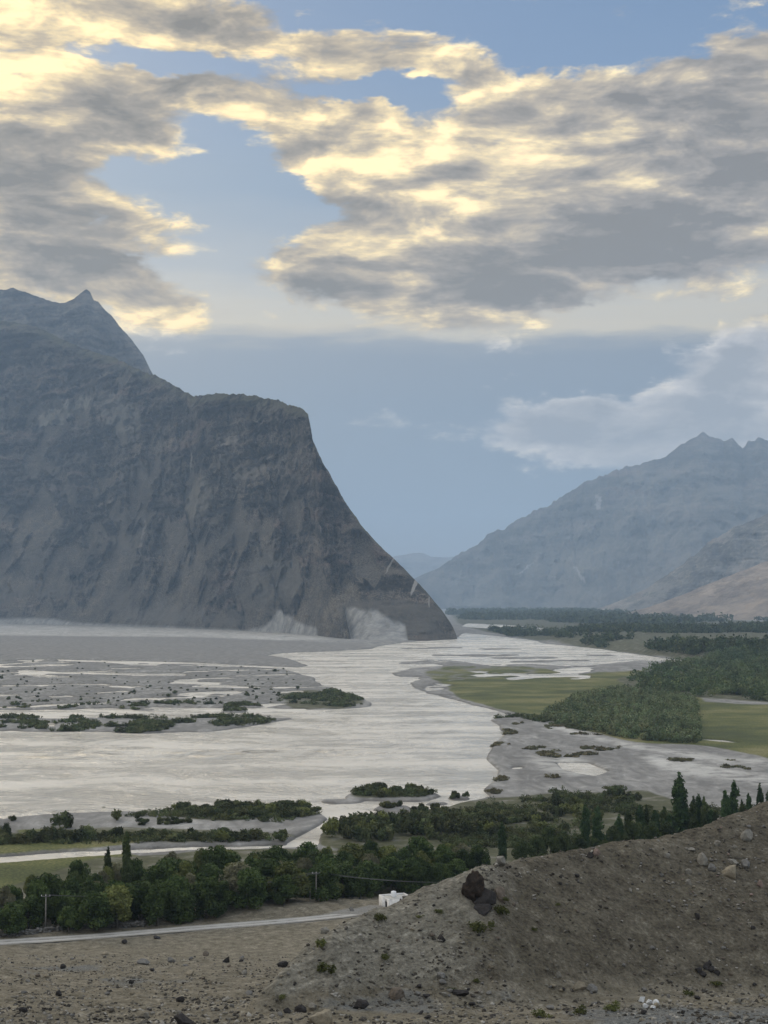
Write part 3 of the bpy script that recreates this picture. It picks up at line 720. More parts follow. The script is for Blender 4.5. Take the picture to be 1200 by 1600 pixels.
# ================================================================== mountains
def massif(name, label, pairs, nS, nT, rough, gully, strata, mat, seed, run_curve, back=(500, -60), jag=1.0, z0=-3.0, gl=140.0, bulges=(), fans=(), outcrop=False):
    """A mountain side between a foot line and a crest line, both surveyed as (column, row, distance),
    closed behind by a back slope."""
    A = np.array(pairs, float)
    cx, cy, cz = at_depth(A[:, 0], A[:, 1], A[:, 2])
    if A.shape[1] == 6:
        bx, by, bz = at_depth(A[:, 3], A[:, 4], A[:, 5])
    bz = np.minimum(bz, 0) * 0 + z0 if z0 is not None else bz
    # length along the line
    L = np.concatenate([[0], np.cumsum(np.hypot(np.diff(cx), np.diff(cy)) * 0.5 + np.hypot(np.diff(bx), np.diff(by)) * 0.5)])
    s = np.linspace(0, L[-1], nS)
    def ip(v, k):
        w = np.interp(s, L, v)
        if k > 1:
            kk = np.hanning(k + 2)[1:-1]; kk /= kk.sum()
            w = np.convolve(np.pad(w, k // 2, mode='edge'), kk, 'valid')[:nS]
        return w
    Cx, Cy, Cz = ip(cx, 5), ip(cy, 9), ip(cz, 1)
    Bx, By, Bz = ip(bx, 15), ip(by, 15), ip(bz, 5)
    t = np.linspace(0, 1, nT)[:, None]
    u = np.interp(t, *run_curve)
    X = Bx + (Cx - Bx) * u; Y = By + (Cy - By) * u; Z = Bz + (Cz - Bz) * t
    # outward direction in plan
    nx, ny = Bx - Cx, By - Cy
    k = np.hypot(nx, ny) + 1e-6; k2 = np.hanning(41); k2 /= k2.sum()
    nx = np.convolve(np.pad(nx / k, 20, mode='edge'), k2, 'valid'); ny = np.convolve(np.pad(ny / k, 20, mode='edge'), k2, 'valid')
    H = np.maximum(Cz - Bz, 1.0)
    S = s[None, :] + 0 * t
    env = smooth(0, 0.10, t) * (0.12 + 0.88 * smooth(1.0, 0.85, t)) * np.clip(H / 300, 0.05, 1.3)
    big = fbm(S / gl / 3.2, Z / 420, 4, seed) * rough * 1.3
    wS = S + 70 * fbm(S / 240, Z / 180, 4, seed + 3); wZ = Z + 60 * fbm(S / 170, Z / 170, 4, seed + 4)
    gul = (0.5 * ridged((wS + wZ * 0.75) / gl, (wZ - wS * 0.3) / (gl * 1.5), 5, seed + 5) + 0.5 * ridged((wS - wZ * 0.55) / gl / 1.6, wZ / (gl * 1.9), 5, seed + 7) - 0.15) * gully * (0.3 + 0.7 * smooth(0.08, 0.4, t))
    fine = fbm(S / (gl * .32), Z / (gl * .25), 5, seed + 11, 0.55) * rough * 0.33
    zz = Z + 26 * fbm(S / 300, Z / 200, 3, seed + 17) + S * 0.03
    led = np.zeros_like(Z)
    for per, am in ((74.0, 1.0), (31.0, .55), (12.0, .25)):
        ph = zz / per + fbm(S / 260, Z / 60, 2, seed + 19) * 0.8
        fr = ph - np.floor(ph)
        led += am * (smooth(0, 0.75, fr) - fr) * (0.5 + fbm(S / 130, ph * 0 + np.floor(ph) * 3.7, 3, seed + 23))
    # bare outcrops stand out of smooth sheets of scree that run down slantwise
    dg1 = fbm((S + Z * 1.15) / gl / 1.1, (Z - S * 0.5) / gl / 3.2, 4, seed + 71); dg2 = fbm((S - Z * 1.0) / gl / 1.3, (Z + S * 0.5) / gl / 3.0, 4, seed + 75)
    ocr = np.maximum(dg1, dg2) * 0.9 + 0.45 * fbm(S / gl / 2.4, Z / gl / 0.9, 4, seed + 79) + (t - 0.42) * 0.42
    rock = smooth(-0.02, 0.16, ocr) if outcrop else np.ones_like(Z)
    led *= strata * 6.0 * smooth(0.05, 0.2, t) * (0.15 + 0.85 * rock)
    fine = fine * (0.18 + 0.95 * rock) * (0.3 + 0.7 * smooth(1.0, 0.93, t)) + (rough * 0.16 * rock if outcrop else 0)
    big = big + (rough * 0.25 * fbm(S / gl / 0.9, Z / gl / 0.7, 3, seed + 83))
    fan = np.zeros_like(Z)
    bul = np.zeros_like(Z)
    D = (big + gul + fine) * env + led * np.clip(env * 1.4, 0, 1)
    for (bpx, brow, bw, bh, am) in bulges:
        q = np.interp(bpx, A[::-1, 3] if A[0, 3] > A[-1, 3] else A[:, 3], L[::-1] if A[0, 3] > A[-1, 3] else L)
        bb = np.clip(1 - ((S - q) / bw) ** 2, 0, 1) ** 0.6 * smooth(bh, bh * 0.55, Z + 8 * fbm(S / 30, Z / 30, 3, seed + 50)); bul = np.maximum(bul, bb)
        D = D + am * bb * (1 + 0.25 * fbm(S / 25, Z / 20, 3, seed + 51))
    if len(fans):
        o_ = np.argsort(A[:, 3]); pb = np.interp(s, L, A[:, 3])
        zf = np.interp(pb, [f[0] for f in fans], [f[1] for f in fans])[None, :]
        fan = smooth(-4, 7, zf * (1 + 0.22 * fbm(S / 110, Z / 90, 4, seed + 61)) - Z) * (1 - smooth(0.05, 0.3, bul)) * (zf > 0.5)
        D = D * (1 - 0.75 * fan) + fan * 4
    X = X + nx * D; Y = Y + ny * D
    Z = Z + env * fine * 0.35 * smooth(1.0, 0.9, t)
    jg = jag * (fbm(s / (gl * .35), s * 0, 4, seed + 31, 0.6) * 11 + ridged(s / (gl * .13), s * 0 + 4, 3, seed + 37) * (0.0 if outcrop else 1.2)) * np.clip(H / 300, 0.03, 1)
    Z = Z + jg[None, :] * smooth(0.80, 1.0, t)
    # back slope
    nb = 14
    tb = np.linspace(0, 1, nb + 1)[1:, None]
    Xb = X[-1] - nx * back[0] * tb ** 0.8 ; Yb = Y[-1] - ny * back[0] * tb ** 0.8
    Zb = Z[-1] * (1 - tb) ** 1.3 + back[1] * tb
    Xb = Xb + fbm(S[:1] / 120, tb * 3, 3, seed + 41) * 30 * tb
    XX = np.concatenate([X, Xb]); YY = np.concatenate([Y, Yb]); ZZ = np.concatenate([Z, Zb])
    n = XX.shape
    T = np.concatenate([t + 0 * S, np.ones((nb, nS))])
    G = np.concatenate([gul / max(gully, 1e-6), np.zeros((nb, nS))])
    me = mesh_from(name, np.stack([XX, YY, ZZ], -1).reshape(-1, 3), grid_faces(*n), mat, True,
                   dict(up=T, gully=G, along=np.concatenate([S, np.repeat(S[:1], nb, 0)]) / L[-1], fan=np.concatenate([fan, np.zeros((nb, nS))]), rock=np.concatenate([rock, np.ones((nb, nS))])))
    o = add_obj(name, me)
    tag(o, label, kind='structure')
    return o

def mat_rock(name, dark=None, mid=None, light=None, scree=None, sand=None, patches=(), veins=(), seed=0.0, green=None, red=0.4, k=1.0, con=1.0, bmp=0.8, outcrop=False):
    m, t, b = material(name)
    p = t.pos()
    ps = t.vmath('ADD', p, (seed, seed * 2, 0))
    big = t.noise(ps, 0.0045 * k, 5, 0.6); md = t.noise(ps, 0.02 * k, 6, 0.65); fn = t.noise(ps, 0.09 * k, 6, 0.7)
    # beds of rock, gently dipping
    warp = t.noise(ps, 0.006 * k, 4, 0.55)
    zz = t.math('MULTIPLY_ADD', warp, 90.0, t.sep(ps)[2])
    bed = t.noise(t.comb(t.math('MULTIPLY', t.sep(ps)[0], 0.0012), t.math('MULTIPLY', t.sep(ps)[1], 0.0012), t.math('MULTIPLY', zz, 0.030 * k)), 1.0, 6, 0.62)
    f = t.math('MULTIPLY_ADD', bed, 0.50, t.math('MULTIPLY_ADD', md, 0.28, t.math('MULTIPLY', fn, 0.32)))
    col = t.ramp(f, [(0.525 - 0.085 * con, dark), (0.525, mid), (0.525 + 0.085 * con, light)])
    col = t.mix(1.0, col, t.ramp(t.math('MULTIPLY_ADD', md, 0.3, t.math('MULTIPLY', big, 0.7)), [(0.50 - 0.13 * con, (0.55, 0.55, 0.57)), (0.5, (1.0, 1.0, 1.0)), (0.5 + 0.13 * con, (1.6, 1.55, 1.45))]), 'MULTIPLY')
    if red: col = t.mix(t.math('MULTIPLY', t.ss(bed, 0.56, 0.66), red), col, (0.17, 0.115, 0.095))
    up = t.attr('up')
    # scree between the outcrops
    grit = t.noise(ps, 0.32 * k, 3, 0.65)
    if outcrop:
        scm = t.ss(t.math('MULTIPLY_ADD', t.math('SUBTRACT', fn, 0.5), -0.9, t.attr('rock')), 0.65, 0.30)
    else:
        sc = t.math('MULTIPLY_ADD', up, -1.1, t.math('MULTIPLY_ADD', big, 1.6, t.math('MULTIPLY', md, 0.35)))
        scm = t.ss(sc, 0.36, 0.56)
    st = t.noise(t.mapping(ps, rot=(0, math.radians(24), 0), scale=(1, 1, 0.22)), 0.035 * k, 5, 0.6)
    scol = t.mix(t.math('MULTIPLY', t.ss(st, 0.35, 0.7), 0.6), scree, tuple(1.35 * c for c in scree))
    scol = t.mix(1.0, scol, t.ramp(t.math('MULTIPLY_ADD', big, 0.5, t.math('MULTIPLY', md, 0.5)), [(0.40, (0.62, 0.62, 0.64)), (0.5, (1.0, 1.0, 1.0)), (0.60, (1.45, 1.4, 1.3))]), 'MULTIPLY')
    col = t.mix(t.math('MULTIPLY', scm, 0.9), col, scol)
    if outcrop:
        col = t.mix(1.0, col, t.ramp(grit, [(0.36, (0.45, 0.45, 0.46)), (0.5, (1.0, 1.0, 1.0)), (0.62, (1.7, 1.65, 1.6))]), 'MULTIPLY')
    dg = t.noise(t.mapping(ps, rot=(0, math.radians(-38), 0), scale=(0.35, 0.35, 1.5)), 0.011 * k, 5, 0.6)
    col = t.mix(t.math('MULTIPLY', t.ss(t.math('MULTIPLY_ADD', md, 0.25, dg), 0.66, 0.76), 0.75), col, tuple(1.25 * c for c in scree))
    if green:
        gmask = t.math('MULTIPLY', t.ss(up, 0.93, 0.99), t.ss(md, 0.40, 0.55))
        col = t.mix(t.math('MULTIPLY', gmask, 0.8), col, green)
    def local(cx, cy, cz, rx, rz, tilt=0.0, edge=0.35):
        q = t.vmath('ADD', p, t.scale(t.vmath('SUBTRACT', t.noise(p, 0.02, 5, 0.62, color=True), (.5, .5, .5)), rx * 0.7))
        q = t.mapping(q, loc=(cx, cy, cz), rot=(0, tilt, 0), scale=(rx, 2000, rz), typ='TEXTURE')
        return t.ss(t.math('SUBTRACT', 1.0, t.vmath('DOT_PRODUCT', q, q)), 0.0, edge)
    for (px, py, d, rx, rz, tilt, c, a) in patches:
        x, y, z = at_depth(px, py, d)
        streak = t.ss(st, 0.30, 0.62)
        col = t.mix(t.math('MULTIPLY', t.math('MULTIPLY', local(x, y, z, rx * d / F, rz * d / F, math.radians(tilt)), t.math('MULTIPLY_ADD', streak, 0.5, 0.5)), a), col, c)
    for (px, py, d, rx, rz, tilt, c, a) in veins:
        x, y, z = at_depth(px, py, d)
        q = t.vmath('ADD', p, t.scale(t.vmath('SUBTRACT', t.noise(p, 0.012, 3, 0.55, color=True), (.5, .5, .5)), rx * d / F * 6))
        q = t.mapping(q, loc=(x, y, z), rot=(0, math.radians(tilt), 0), scale=(rx * d / F, 2000, rz * d / F), typ='TEXTURE')
        v = t.ss(t.math('SUBTRACT', 1.0, t.vmath('DOT_PRODUCT', q, q)), 0.0, 0.5)
        col = t.mix(t.math('MULTIPLY', v, a), col, c)
    fcol = t.ramp(t.math('MULTIPLY_ADD', st, 0.6, t.math('MULTIPLY', fn, 0.4)), [(0.36, (0.17, 0.167, 0.157)), (0.5, (0.29, 0.284, 0.27)), (0.62, (0.40, 0.393, 0.375))])
    col = t.mix(t.math('MULTIPLY', t.attr('fan'), 0.92), col, fcol)
    t.put(b.inputs['Base Color'], col)
    h = t.math('MULTIPLY_ADD', fn, 0.5, t.math('MULTIPLY_ADD', bed, 0.9, md))
    nrm = t.bump(h, bmp, 14.0 / k)
    t.put(b.inputs['Normal'], nrm)
    b.inputs['Roughness'].default_value = 1.0; b.inputs['Specular IOR Level'].default_value = 0.05
    return m

PALE = (0.42, 0.41, 0.39)
m_cliff = mat_rock('cliff_rock', outcrop=True, dark=(0.008, 0.0075, 0.007), mid=(0.030, 0.027, 0.024), light=(0.10, 0.088, 0.075), scree=(0.086, 0.077, 0.064), seed=0.0, green=(0.085, 0.083, 0.05), red=0.35,
    patches=[
             (90, 640, 4900, 60, 16, -12, (0.25, 0.235, 0.20), .7), (190, 650, 4600, 60, 26, 35, (0.20, 0.19, 0.165), .6), (300, 775, 3700, 36, 36, 0, (0.17, 0.155, 0.125), .7),
             (350, 680, 3560, 22, 9, 0, (0.30, 0.27, 0.23), .6), (390, 735, 3450, 45, 9, 0, (0.24, 0.215, 0.18), .5), (420, 900, 3100, 60, 45, 20, (0.14, 0.13, 0.112), .6), (250, 960, 3600, 120, 16, 0, (0.15, 0.14, 0.125), .5)],
    veins=[(648, 910, 2720, 3.2, 22, 20, (0.36, 0.34, 0.31), .8), (609, 882, 2790, 2.0, 18, 25, (0.33, 0.31, 0.28), .7), (672, 940, 2660, 1.6, 10, 10, (0.33, 0.31, 0.28), .6),
           (203, 840, 3900, 5, 40, -4, (0.21, 0.19, 0.165), .7), (285, 712, 3800, 3, 20, 4, (0.26, 0.24, 0.2), .6)])
massif('mountain', 'great dark layered cliff with a flat top at the river bend',
       [(1300, 996, 2600, 735, 1000, 2640), (714, 994, 2622, 718, 1000, 2600), (706, 976, 2640, 705, 1001, 2560), (690, 953, 2675, 690, 1001, 2530), (664, 922, 2730, 672, 1001.5, 2500), (640, 897, 2780, 652, 1002, 2480),
        (614, 872, 2835, 632, 1002, 2470), (590, 849, 2890, 614, 1002, 2470), (566, 822, 2945, 596, 1002, 2480), (545, 793, 3000, 578, 1001.5, 2510), (530, 768, 3045, 562, 1000.5, 2560), (515, 742, 3090, 546, 999, 2620), (499, 712, 3145, 531, 997.5, 2680),
        (488, 688, 3190, 518, 996, 2740), (485, 668, 3220, 506, 995, 2800), (481, 648, 3250, 495, 994, 2860), (476, 641, 3280, 484, 993, 2900), (466, 636, 3330, 470, 992, 2960), (448, 632, 3410, 452, 990, 3040), (436, 626, 3480, 440, 989, 3100),
        (420, 623, 3560, 424, 988, 3170), (400, 619, 3640, 402, 987, 3240), (370, 616, 3760, 370, 986, 3330), (340, 615, 3880, 340, 985, 3430), (315, 618, 4000, 315, 984, 3500), (303, 620, 4120, 300, 983.5, 3560), (285, 610, 4260, 280, 982.5, 3640),
        (250, 590, 4480, 240, 981, 3760), (215, 577, 4700, 205, 980, 3860), (180, 560, 4900, 170, 979, 3970), (140, 548, 5080, 130, 978, 4080), (100, 532, 5250, 90, 977, 4190), (60, 512, 5420, 50, 976, 4270), (20, 503, 5540, 20, 975, 4330), (0, 502, 5600, 0, 975, 4360),
        (-80, 492, 5850, -80, 974, 4480), (-200, 470, 6150, -200, 973, 4620), (-420, 450, 6500, -420, 972, 4760), (-900, 500, 6900, -900, 971, 4900), (-1700, 480, 7000, -1700, 970, 5000)][1:],
       1500, 360, 60, 9, 26, m_cliff, 101, ([0, .12, .35, .62, .85, .96, 1], [0, .20, .47, .70, .86, .93, 1]), back=(900, -40), jag=0.7, gl=120.0, outcrop=True, bulges=[(522, 0, 110, 66, 95), (664, 0, 60, 40, 25)],
       fans=[(-900, 8), (-120, 14), (0, 16), (60, 20), (90, 15), (130, 7), (250, 4), (385, 3), (415, 14), (430, 34), (438, 46), (446, 38), (470, 24), (500, 14), (535, 4), (540, 46), (552, 62), (575, 52), (600, 46), (625, 34), (650, 16), (668, 0), (740, 0)])

m_peak = mat_rock('peak_rock', (0.02, 0.019, 0.018), (0.055, 0.05, 0.046), (0.13, 0.12, 0.105), (0.08, 0.074, 0.066), seed=700.0, red=0.2)
massif('mountain', 'dark jagged peak rising behind the cliff',
       [(330, 690, 6300, 330, 800, 5900), (275, 640, 6350, 280, 800, 5800), (236, 580, 6400, 250, 800, 5750), (226, 560, 6420, 235, 800, 5750), (214, 543, 6440, 222, 800, 5750), (203, 527, 6460, 208, 800, 5750), (190, 514, 6480, 195, 800, 5750), (177, 497, 6500, 182, 800, 5750), (160, 481, 6500, 165, 800, 5750), (154, 472, 6500, 155, 800, 5750),
        (146, 469, 6500, 147, 800, 5750), (141, 456, 6500, 141, 800, 5750), (135, 453, 6500, 135, 800, 5750), (126, 458, 6500, 126, 800, 5750), (116, 466, 6500, 116, 800, 5750), (100, 474, 6520, 98, 800, 5750), (80, 471, 6550, 78, 800, 5750), (60, 465, 6580, 58, 800, 5750), (45, 459, 6600, 43, 800, 5750), (32, 455, 6620, 30, 800, 5750),
        (20, 450, 6640, 18, 800, 5750), (10, 453, 6650, 8, 800, 5750), (-10, 451, 6680, -12, 800, 5750), (-100, 458, 6800, -100, 800, 5800), (-300, 500, 7200, -300, 800, 6000), (-700, 520, 7500, -700, 800, 6300)],
       700, 150, 70, 60, 10, m_peak, 131, ([0, .5, 1], [0, .5, 1]), back=(900, 300), jag=0.9, z0=None, gl=170.0)

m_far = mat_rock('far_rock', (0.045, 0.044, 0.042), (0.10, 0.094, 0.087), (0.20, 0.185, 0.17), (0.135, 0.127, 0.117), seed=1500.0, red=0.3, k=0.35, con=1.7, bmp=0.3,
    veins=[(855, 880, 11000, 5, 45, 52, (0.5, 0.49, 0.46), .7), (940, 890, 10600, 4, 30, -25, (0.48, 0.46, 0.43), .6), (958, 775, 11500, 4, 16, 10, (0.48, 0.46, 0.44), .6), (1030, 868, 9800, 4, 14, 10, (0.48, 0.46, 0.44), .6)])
massif('mountain', 'tall hazy blue mountain on the far right with its summit in cloud',
       [(600, 944, 13800, 640, 949.5, 13600), (660, 905, 13600, 690, 949.8, 13300), (720, 866, 13400, 730, 950, 13000), (760, 840, 13200, 775, 950.3, 12700), (800, 818, 13000, 812, 950.6, 12400), (840, 798, 12900, 850, 951, 12100), (870, 781, 12800, 885, 951.5, 11800), (900, 762, 12700, 915, 952, 11400), (945, 742, 12600, 955, 952.5, 11000), (980, 730, 12600, 990, 953, 10700),
        (1015, 722, 12500, 1020, 953.5, 10400), (1042, 715, 12500, 1045, 954, 10200), (1060, 698, 12500, 1062, 954.2, 10100), (1080, 684, 12500, 1080, 954.5, 10000), (1098, 677, 12500, 1098, 954.8, 9900), (1112, 683, 12500, 1112, 955, 9850), (1130, 690, 12500, 1130, 955.3, 9800), (1143, 688, 12500, 1143, 955.6, 9750), (1152, 693, 12500, 1152, 955.8, 9700), (1160, 702, 12500, 1160, 956, 9650), (1168, 690, 12500, 1168, 956, 9600),
        (1185, 684, 12500, 1185, 956.2, 9500), (1200, 688, 12500, 1200, 956.5, 9400), (1260, 678, 12400, 1260, 957, 9200), (1400, 672, 12000, 1400, 958, 8800), (1700, 670, 11500, 1700, 960, 8200), (2400, 650, 10000, 2400, 965, 7000)],
       900, 170, 150, 170, 5, m_far, 151, ([0, .2, .6, 1], [0, .28, .64, 1]), back=(2500, -40), jag=5.0, gl=520.0)

m_spur = mat_rock('spur_rock', (0.055, 0.05, 0.047), (0.13, 0.12, 0.108), (0.28, 0.26, 0.232), (0.165, 0.152, 0.137), seed=2300.0, red=0.45, k=0.5, con=1.3, bmp=0.45)
massif('mountain', 'hazy grey spur with pale rock bands below the far summit',
       [(930, 955, 8600, 950, 957.5, 8400), (1000, 925, 8500, 1000, 958.5, 8100), (1050, 893, 8400, 1050, 959.5, 7800), (1085, 868, 8400, 1085, 960, 7600), (1110, 845, 8400, 1110, 960.5, 7450), (1150, 824, 8300, 1150, 961, 7300), (1190, 807, 8300, 1190, 961.5, 7150), (1240, 780, 8200, 1240, 962, 7000), (1400, 720, 8000, 1400, 964, 6600), (2000, 640, 7500, 2000, 970, 5600)],
       560, 130, 90, 80, 9, m_spur, 171, ([0, .3, .7, 1], [0, .36, .7, 1]), back=(1200, -40), jag=2.0, gl=300.0)

m_pink = mat_rock('pink_scree', (0.12, 0.10, 0.087), (0.20, 0.165, 0.14), (0.32, 0.272, 0.235), (0.23, 0.192, 0.163), seed=3100.0, red=0.3, k=0.7, con=1.4, bmp=0.5)
massif('mountain', 'low pinkish scree slope at the right edge above the far woods',
       [(960, 962, 5900, 965, 965.5, 5850), (1010, 950, 5900, 1005, 966, 5750), (1060, 932, 5900, 1055, 966.7, 5600), (1110, 911, 5900, 1105, 967.5, 5450), (1160, 892, 5900, 1155, 968.3, 5300), (1200, 876, 5900, 1195, 969, 5180), (1300, 830, 5900, 1290, 971, 4900), (1600, 740, 5800, 1590, 976, 4200), (2200, 700, 5600, 2150, 985, 3300)],
       500, 110, 50, 36, 3, m_pink, 191, ([0, .4, .8, 1], [0, .43, .8, 1]), back=(700, -40), jag=1.0, gl=170.0)

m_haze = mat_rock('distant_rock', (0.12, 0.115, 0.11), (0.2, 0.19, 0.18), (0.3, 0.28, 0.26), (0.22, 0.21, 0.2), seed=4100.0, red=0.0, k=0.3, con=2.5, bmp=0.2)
massif('mountain', 'faint blue range closing the far end of the valley',
       [(180, 790, 21000, 200, 947, 20000), (420, 800, 21000, 420, 947, 20000), (520, 874, 21000, 520, 947, 20000), (570, 872, 21000, 570, 947, 20000), (620, 868, 21000, 620, 947, 20000), (660, 866, 21000, 660, 947, 20000), (700, 872, 21000, 700, 947, 20000), (750, 870, 21000, 750, 947, 20000), (800, 852, 21000, 800, 947, 20000), (900, 808, 21000, 900, 947, 20000), (1300, 802, 21000, 1300, 947, 20000)],
       400, 70, 200, 200, 0, m_haze, 211, ([0, 1], [0, 1]), back=(2500, -40), jag=6.0, gl=800.0)

# ------------------------------------------------------------------ the valley air
def build_haze():
    m = bpy.data.materials.new('valley_haze'); m.use_nodes = True
    t = NT(m.node_tree); t.N.clear()
    out = t.new('ShaderNodeOutputMaterial'); v = t.new('ShaderNodeVolumePrincipled')
    t.L.new(v.outputs[0], out.inputs['Volume'])
    v.inputs['Color'].default_value = (0.55, 0.75, 1.0, 1)
    v.inputs['Density'].default_value = 0.000062
    v.inputs['Anisotropy'].default_value = 0.1
    mb = MB(); mb.box((-12500, -3000, -64), (12500, 26000, 1580))
    o = mb.build('haze', m)
    tag(o, 'thin blue evening haze filling the valley', kind='stuff')
build_haze()
SC.cycles.volume_bounces = 1
SC.cycles.max_bounces = 6
SC.cycles.diffuse_bounces = 3
SC.cycles.glossy_bounces = 2
SC.cycles.transmission_bounces = 2
# ================================================================== trees, bushes, woods
def mat_leaf(name, stops, vary=0.6, scale=0.45, cell=0.0):
    m, t, b = material(name)
    p = t.pos()
    n = t.noise(p, scale, 4, 0.6)
    col = t.ramp(n, stops)
    k = t.math('MULTIPLY_ADD', t.objrand(), vary, 1.0 - vary * 0.5)
    col = t.mix(1.0, col, t.comb(k, k, t.math('MULTIPLY', k, 0.95)), 'MULTIPLY')
    if cell:        # each plant of a mass has its own tint
        c = t.voronoi(t.mapping(p, scale=(1, 1, 0)), cell, out='Color')
        r = t.sep(c)
        k2 = t.math('MULTIPLY_ADD', r[0], 0.9, 0.55); k3 = t.math('MULTIPLY_ADD', r[1], 0.25, 0.88)
        col = t.mix(1.0, col, t.comb(t.math('MULTIPLY', k2, k3), k2, t.math('MULTIPLY', k2, 0.9)), 'MULTIPLY')
    t.put(b.inputs['Base Color'], col)
    b.inputs['Roughness'].default_value = 0.75
    b.inputs['Specular IOR Level'].default_value = 0.15
    b.inputs['Subsurface Weight'].default_value = 0.0
    tr = t.new('ShaderNodeBsdfTranslucent'); t.put(tr.inputs['Color'], t.mix(1.0, col, (0.9, 1.0, 0.5), 'MULTIPLY'))
    ms = t.new('ShaderNodeMixShader'); ms.inputs[0].default_value = 0.22
    t.L.new(b.outputs[0], ms.inputs[1]); t.L.new(tr.outputs[0], ms.inputs[2])
    out = [n for n in t.N if n.type == 'OUTPUT_MATERIAL'][0]
    t.L.new(ms.outputs[0], out.inputs[0])
    return m
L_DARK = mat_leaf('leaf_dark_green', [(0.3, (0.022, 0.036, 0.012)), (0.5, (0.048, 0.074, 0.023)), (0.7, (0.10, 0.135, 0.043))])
L_OLIVE = mat_leaf('leaf_olive', [(0.3, (0.070, 0.085, 0.030)), (0.5, (0.125, 0.140, 0.048)), (0.7, (0.19, 0.20, 0.075))])
L_WILLOW = mat_leaf('leaf_grey_willow', [(0.3, (0.090, 0.088, 0.055)), (0.5, (0.165, 0.158, 0.105)), (0.7, (0.24, 0.23, 0.16))])
L_POPLAR = mat_leaf('leaf_poplar', [(0.3, (0.0240, 0.0450, 0.0195)), (0.5, (0.0450, 0.0780, 0.0300)), (0.7, (0.0825, 0.1230, 0.0480))])
L_MID = mat_leaf('leaf_mid_green', [(0.3, (0.028, 0.042, 0.016)), (0.5, (0.056, 0.076, 0.028)), (0.7, (0.10, 0.122, 0.048))])
L_BUSH = mat_leaf('leaf_bush', [(0.3, (0.040, 0.050, 0.026)), (0.5, (0.072, 0.084, 0.044)), (0.7, (0.12, 0.132, 0.070))], scale=0.3, cell=0.3)
L_WOOD = mat_leaf('leaf_distant', [(0.3, (0.0442, 0.0629, 0.0340)), (0.5, (0.0782, 0.1020, 0.0544)), (0.7, (0.1394, 0.1615, 0.0850))], scale=0.05, cell=0.11)
L_PLANT = mat_leaf('leaf_plantation', [(0.3, (0.070, 0.086, 0.054)), (0.5, (0.110, 0.130, 0.080)), (0.7, (0.165, 0.185, 0.118))], scale=0.08, cell=0.24)
L_DRY = mat_leaf('leaf_dry_scrub', [(0.3, (0.060, 0.054, 0.038)), (0.5, (0.105, 0.094, 0.066)), (0.7, (0.16, 0.145, 0.105))], scale=0.3, cell=0.3)
L_TUFT = mat_leaf('leaf_tuft', [(0.3, (0.05, 0.06, 0.02)), (0.5, (0.085, 0.095, 0.032)), (0.7, (0.14, 0.14, 0.055))], scale=3.0)

def mat_bark():
    m, t, b = material('bark')
    p = t.pos()
    n = t.noise(t.mapping(p, scale=(3, 3, 0.6)), 2.0, 4, 0.6)
    t.put(b.inputs['Base Color'], t.ramp(n, [(0.3, (0.06, 0.052, 0.042)), (0.7, (0.17, 0.155, 0.13))]))
    t.put(b.inputs['Normal'], t.bump(n, 0.6, 0.05))
    return m
BARK = mat_bark()

def quads(P, N, size, rs, aspect=1.6):
    """Leaf sprays: one small bent-free quad per point P, facing roughly N."""
    n = len(P)
    N = N / (np.linalg.norm(N, axis=1, keepdims=True) + 1e-9)
    R = rs.normal(size=(n, 3))
    U = np.cross(N, R); U /= np.linalg.norm(U, axis=1, keepdims=True) + 1e-9
    W = np.cross(N, U)
    s = (size * (0.6 + 0.8 * rs.rand(n)))[:, None]
    a = U * s * 0.5 * aspect; b = W * s * 0.5
    V = np.stack([P - a * 0.9, P - b * 0.8, P + a, P + b * 0.9], 1).reshape(-1, 3)
    Q = np.arange(4 * n).reshape(n, 4)
    return V, Q

def lobe_points(lobes, n, rs, inner=0.25):
    w = np.array([l[3] ** 2 for l in lobes]); w /= w.sum()
    k = rs.choice(len(lobes), n, p=w)
    C = np.array([l[:3] for l in lobes])[k]; R = np.array([l[3] for l in lobes])[k]
    d = rs.normal(size=(n, 3)); d /= np.linalg.norm(d, axis=1, keepdims=True)
    rad = np.where(rs.rand(n) < inner, rs.rand(n) ** 0.5 * 0.8, 0.78 + 0.30 * rs.rand(n))
    return C + d * (R * rad)[:, None], d

def broadleaf(seed, H, W, n, size, mat, low=0.16):
    rs = np.random.RandomState(seed)
    lobes = []
    for i in range(19):
        f = rs.rand() ** 0.8
        z = H * (low + 0.12 + 0.66 * f)
        r = W * 0.5 * (0.72 * math.sqrt(max(0.05, 1 - ((f - 0.35) / 0.72) ** 2)))
        a = rs.rand() * 6.28; q = r * (0.35 + 0.65 * rs.rand() ** 0.5)
        lobes.append((q * math.cos(a), q * math.sin(a), z, W * (0.12 + 0.09 * rs.rand())))
    for i in range(4):
        lobes.append((rs.normal() * W * .08, rs.normal() * W * .08, H * (0.45 + 0.14 * i), W * 0.17))
    P, d = lobe_points(lobes, n, rs)
    P[:, 2] = np.maximum(P[:, 2], H * low * (0.6 + 0.5 * rs.rand(n)))
    P[:, 2] = np.minimum(P[:, 2], H * 1.02)
    V, Q = quads(P, d + rs.normal(size=d.shape) * 0.7, size, rs)
    crown = mesh_from('crown', V, Q, mat)
    mb = MB()
    mb.tube([(0, 0, -0.4), (0.05, 0, H * .2), (0.12, 0.06, H * .5), (0.1, 0.1, H * .78)], [H * .030, H * .024, H * .016, H * .006], 7)
    for i in range(5):
        l = lobes[i]; z0 = H * (0.2 + 0.08 * i)
        mb.tube([(0.05, 0, z0), (l[0] * .5, l[1] * .5, (z0 + l[2]) * .52), (l[0], l[1], l[2])], [H * .013, H * .009, H * .004], 5)
    return crown, mb.mesh('trunk', BARK)

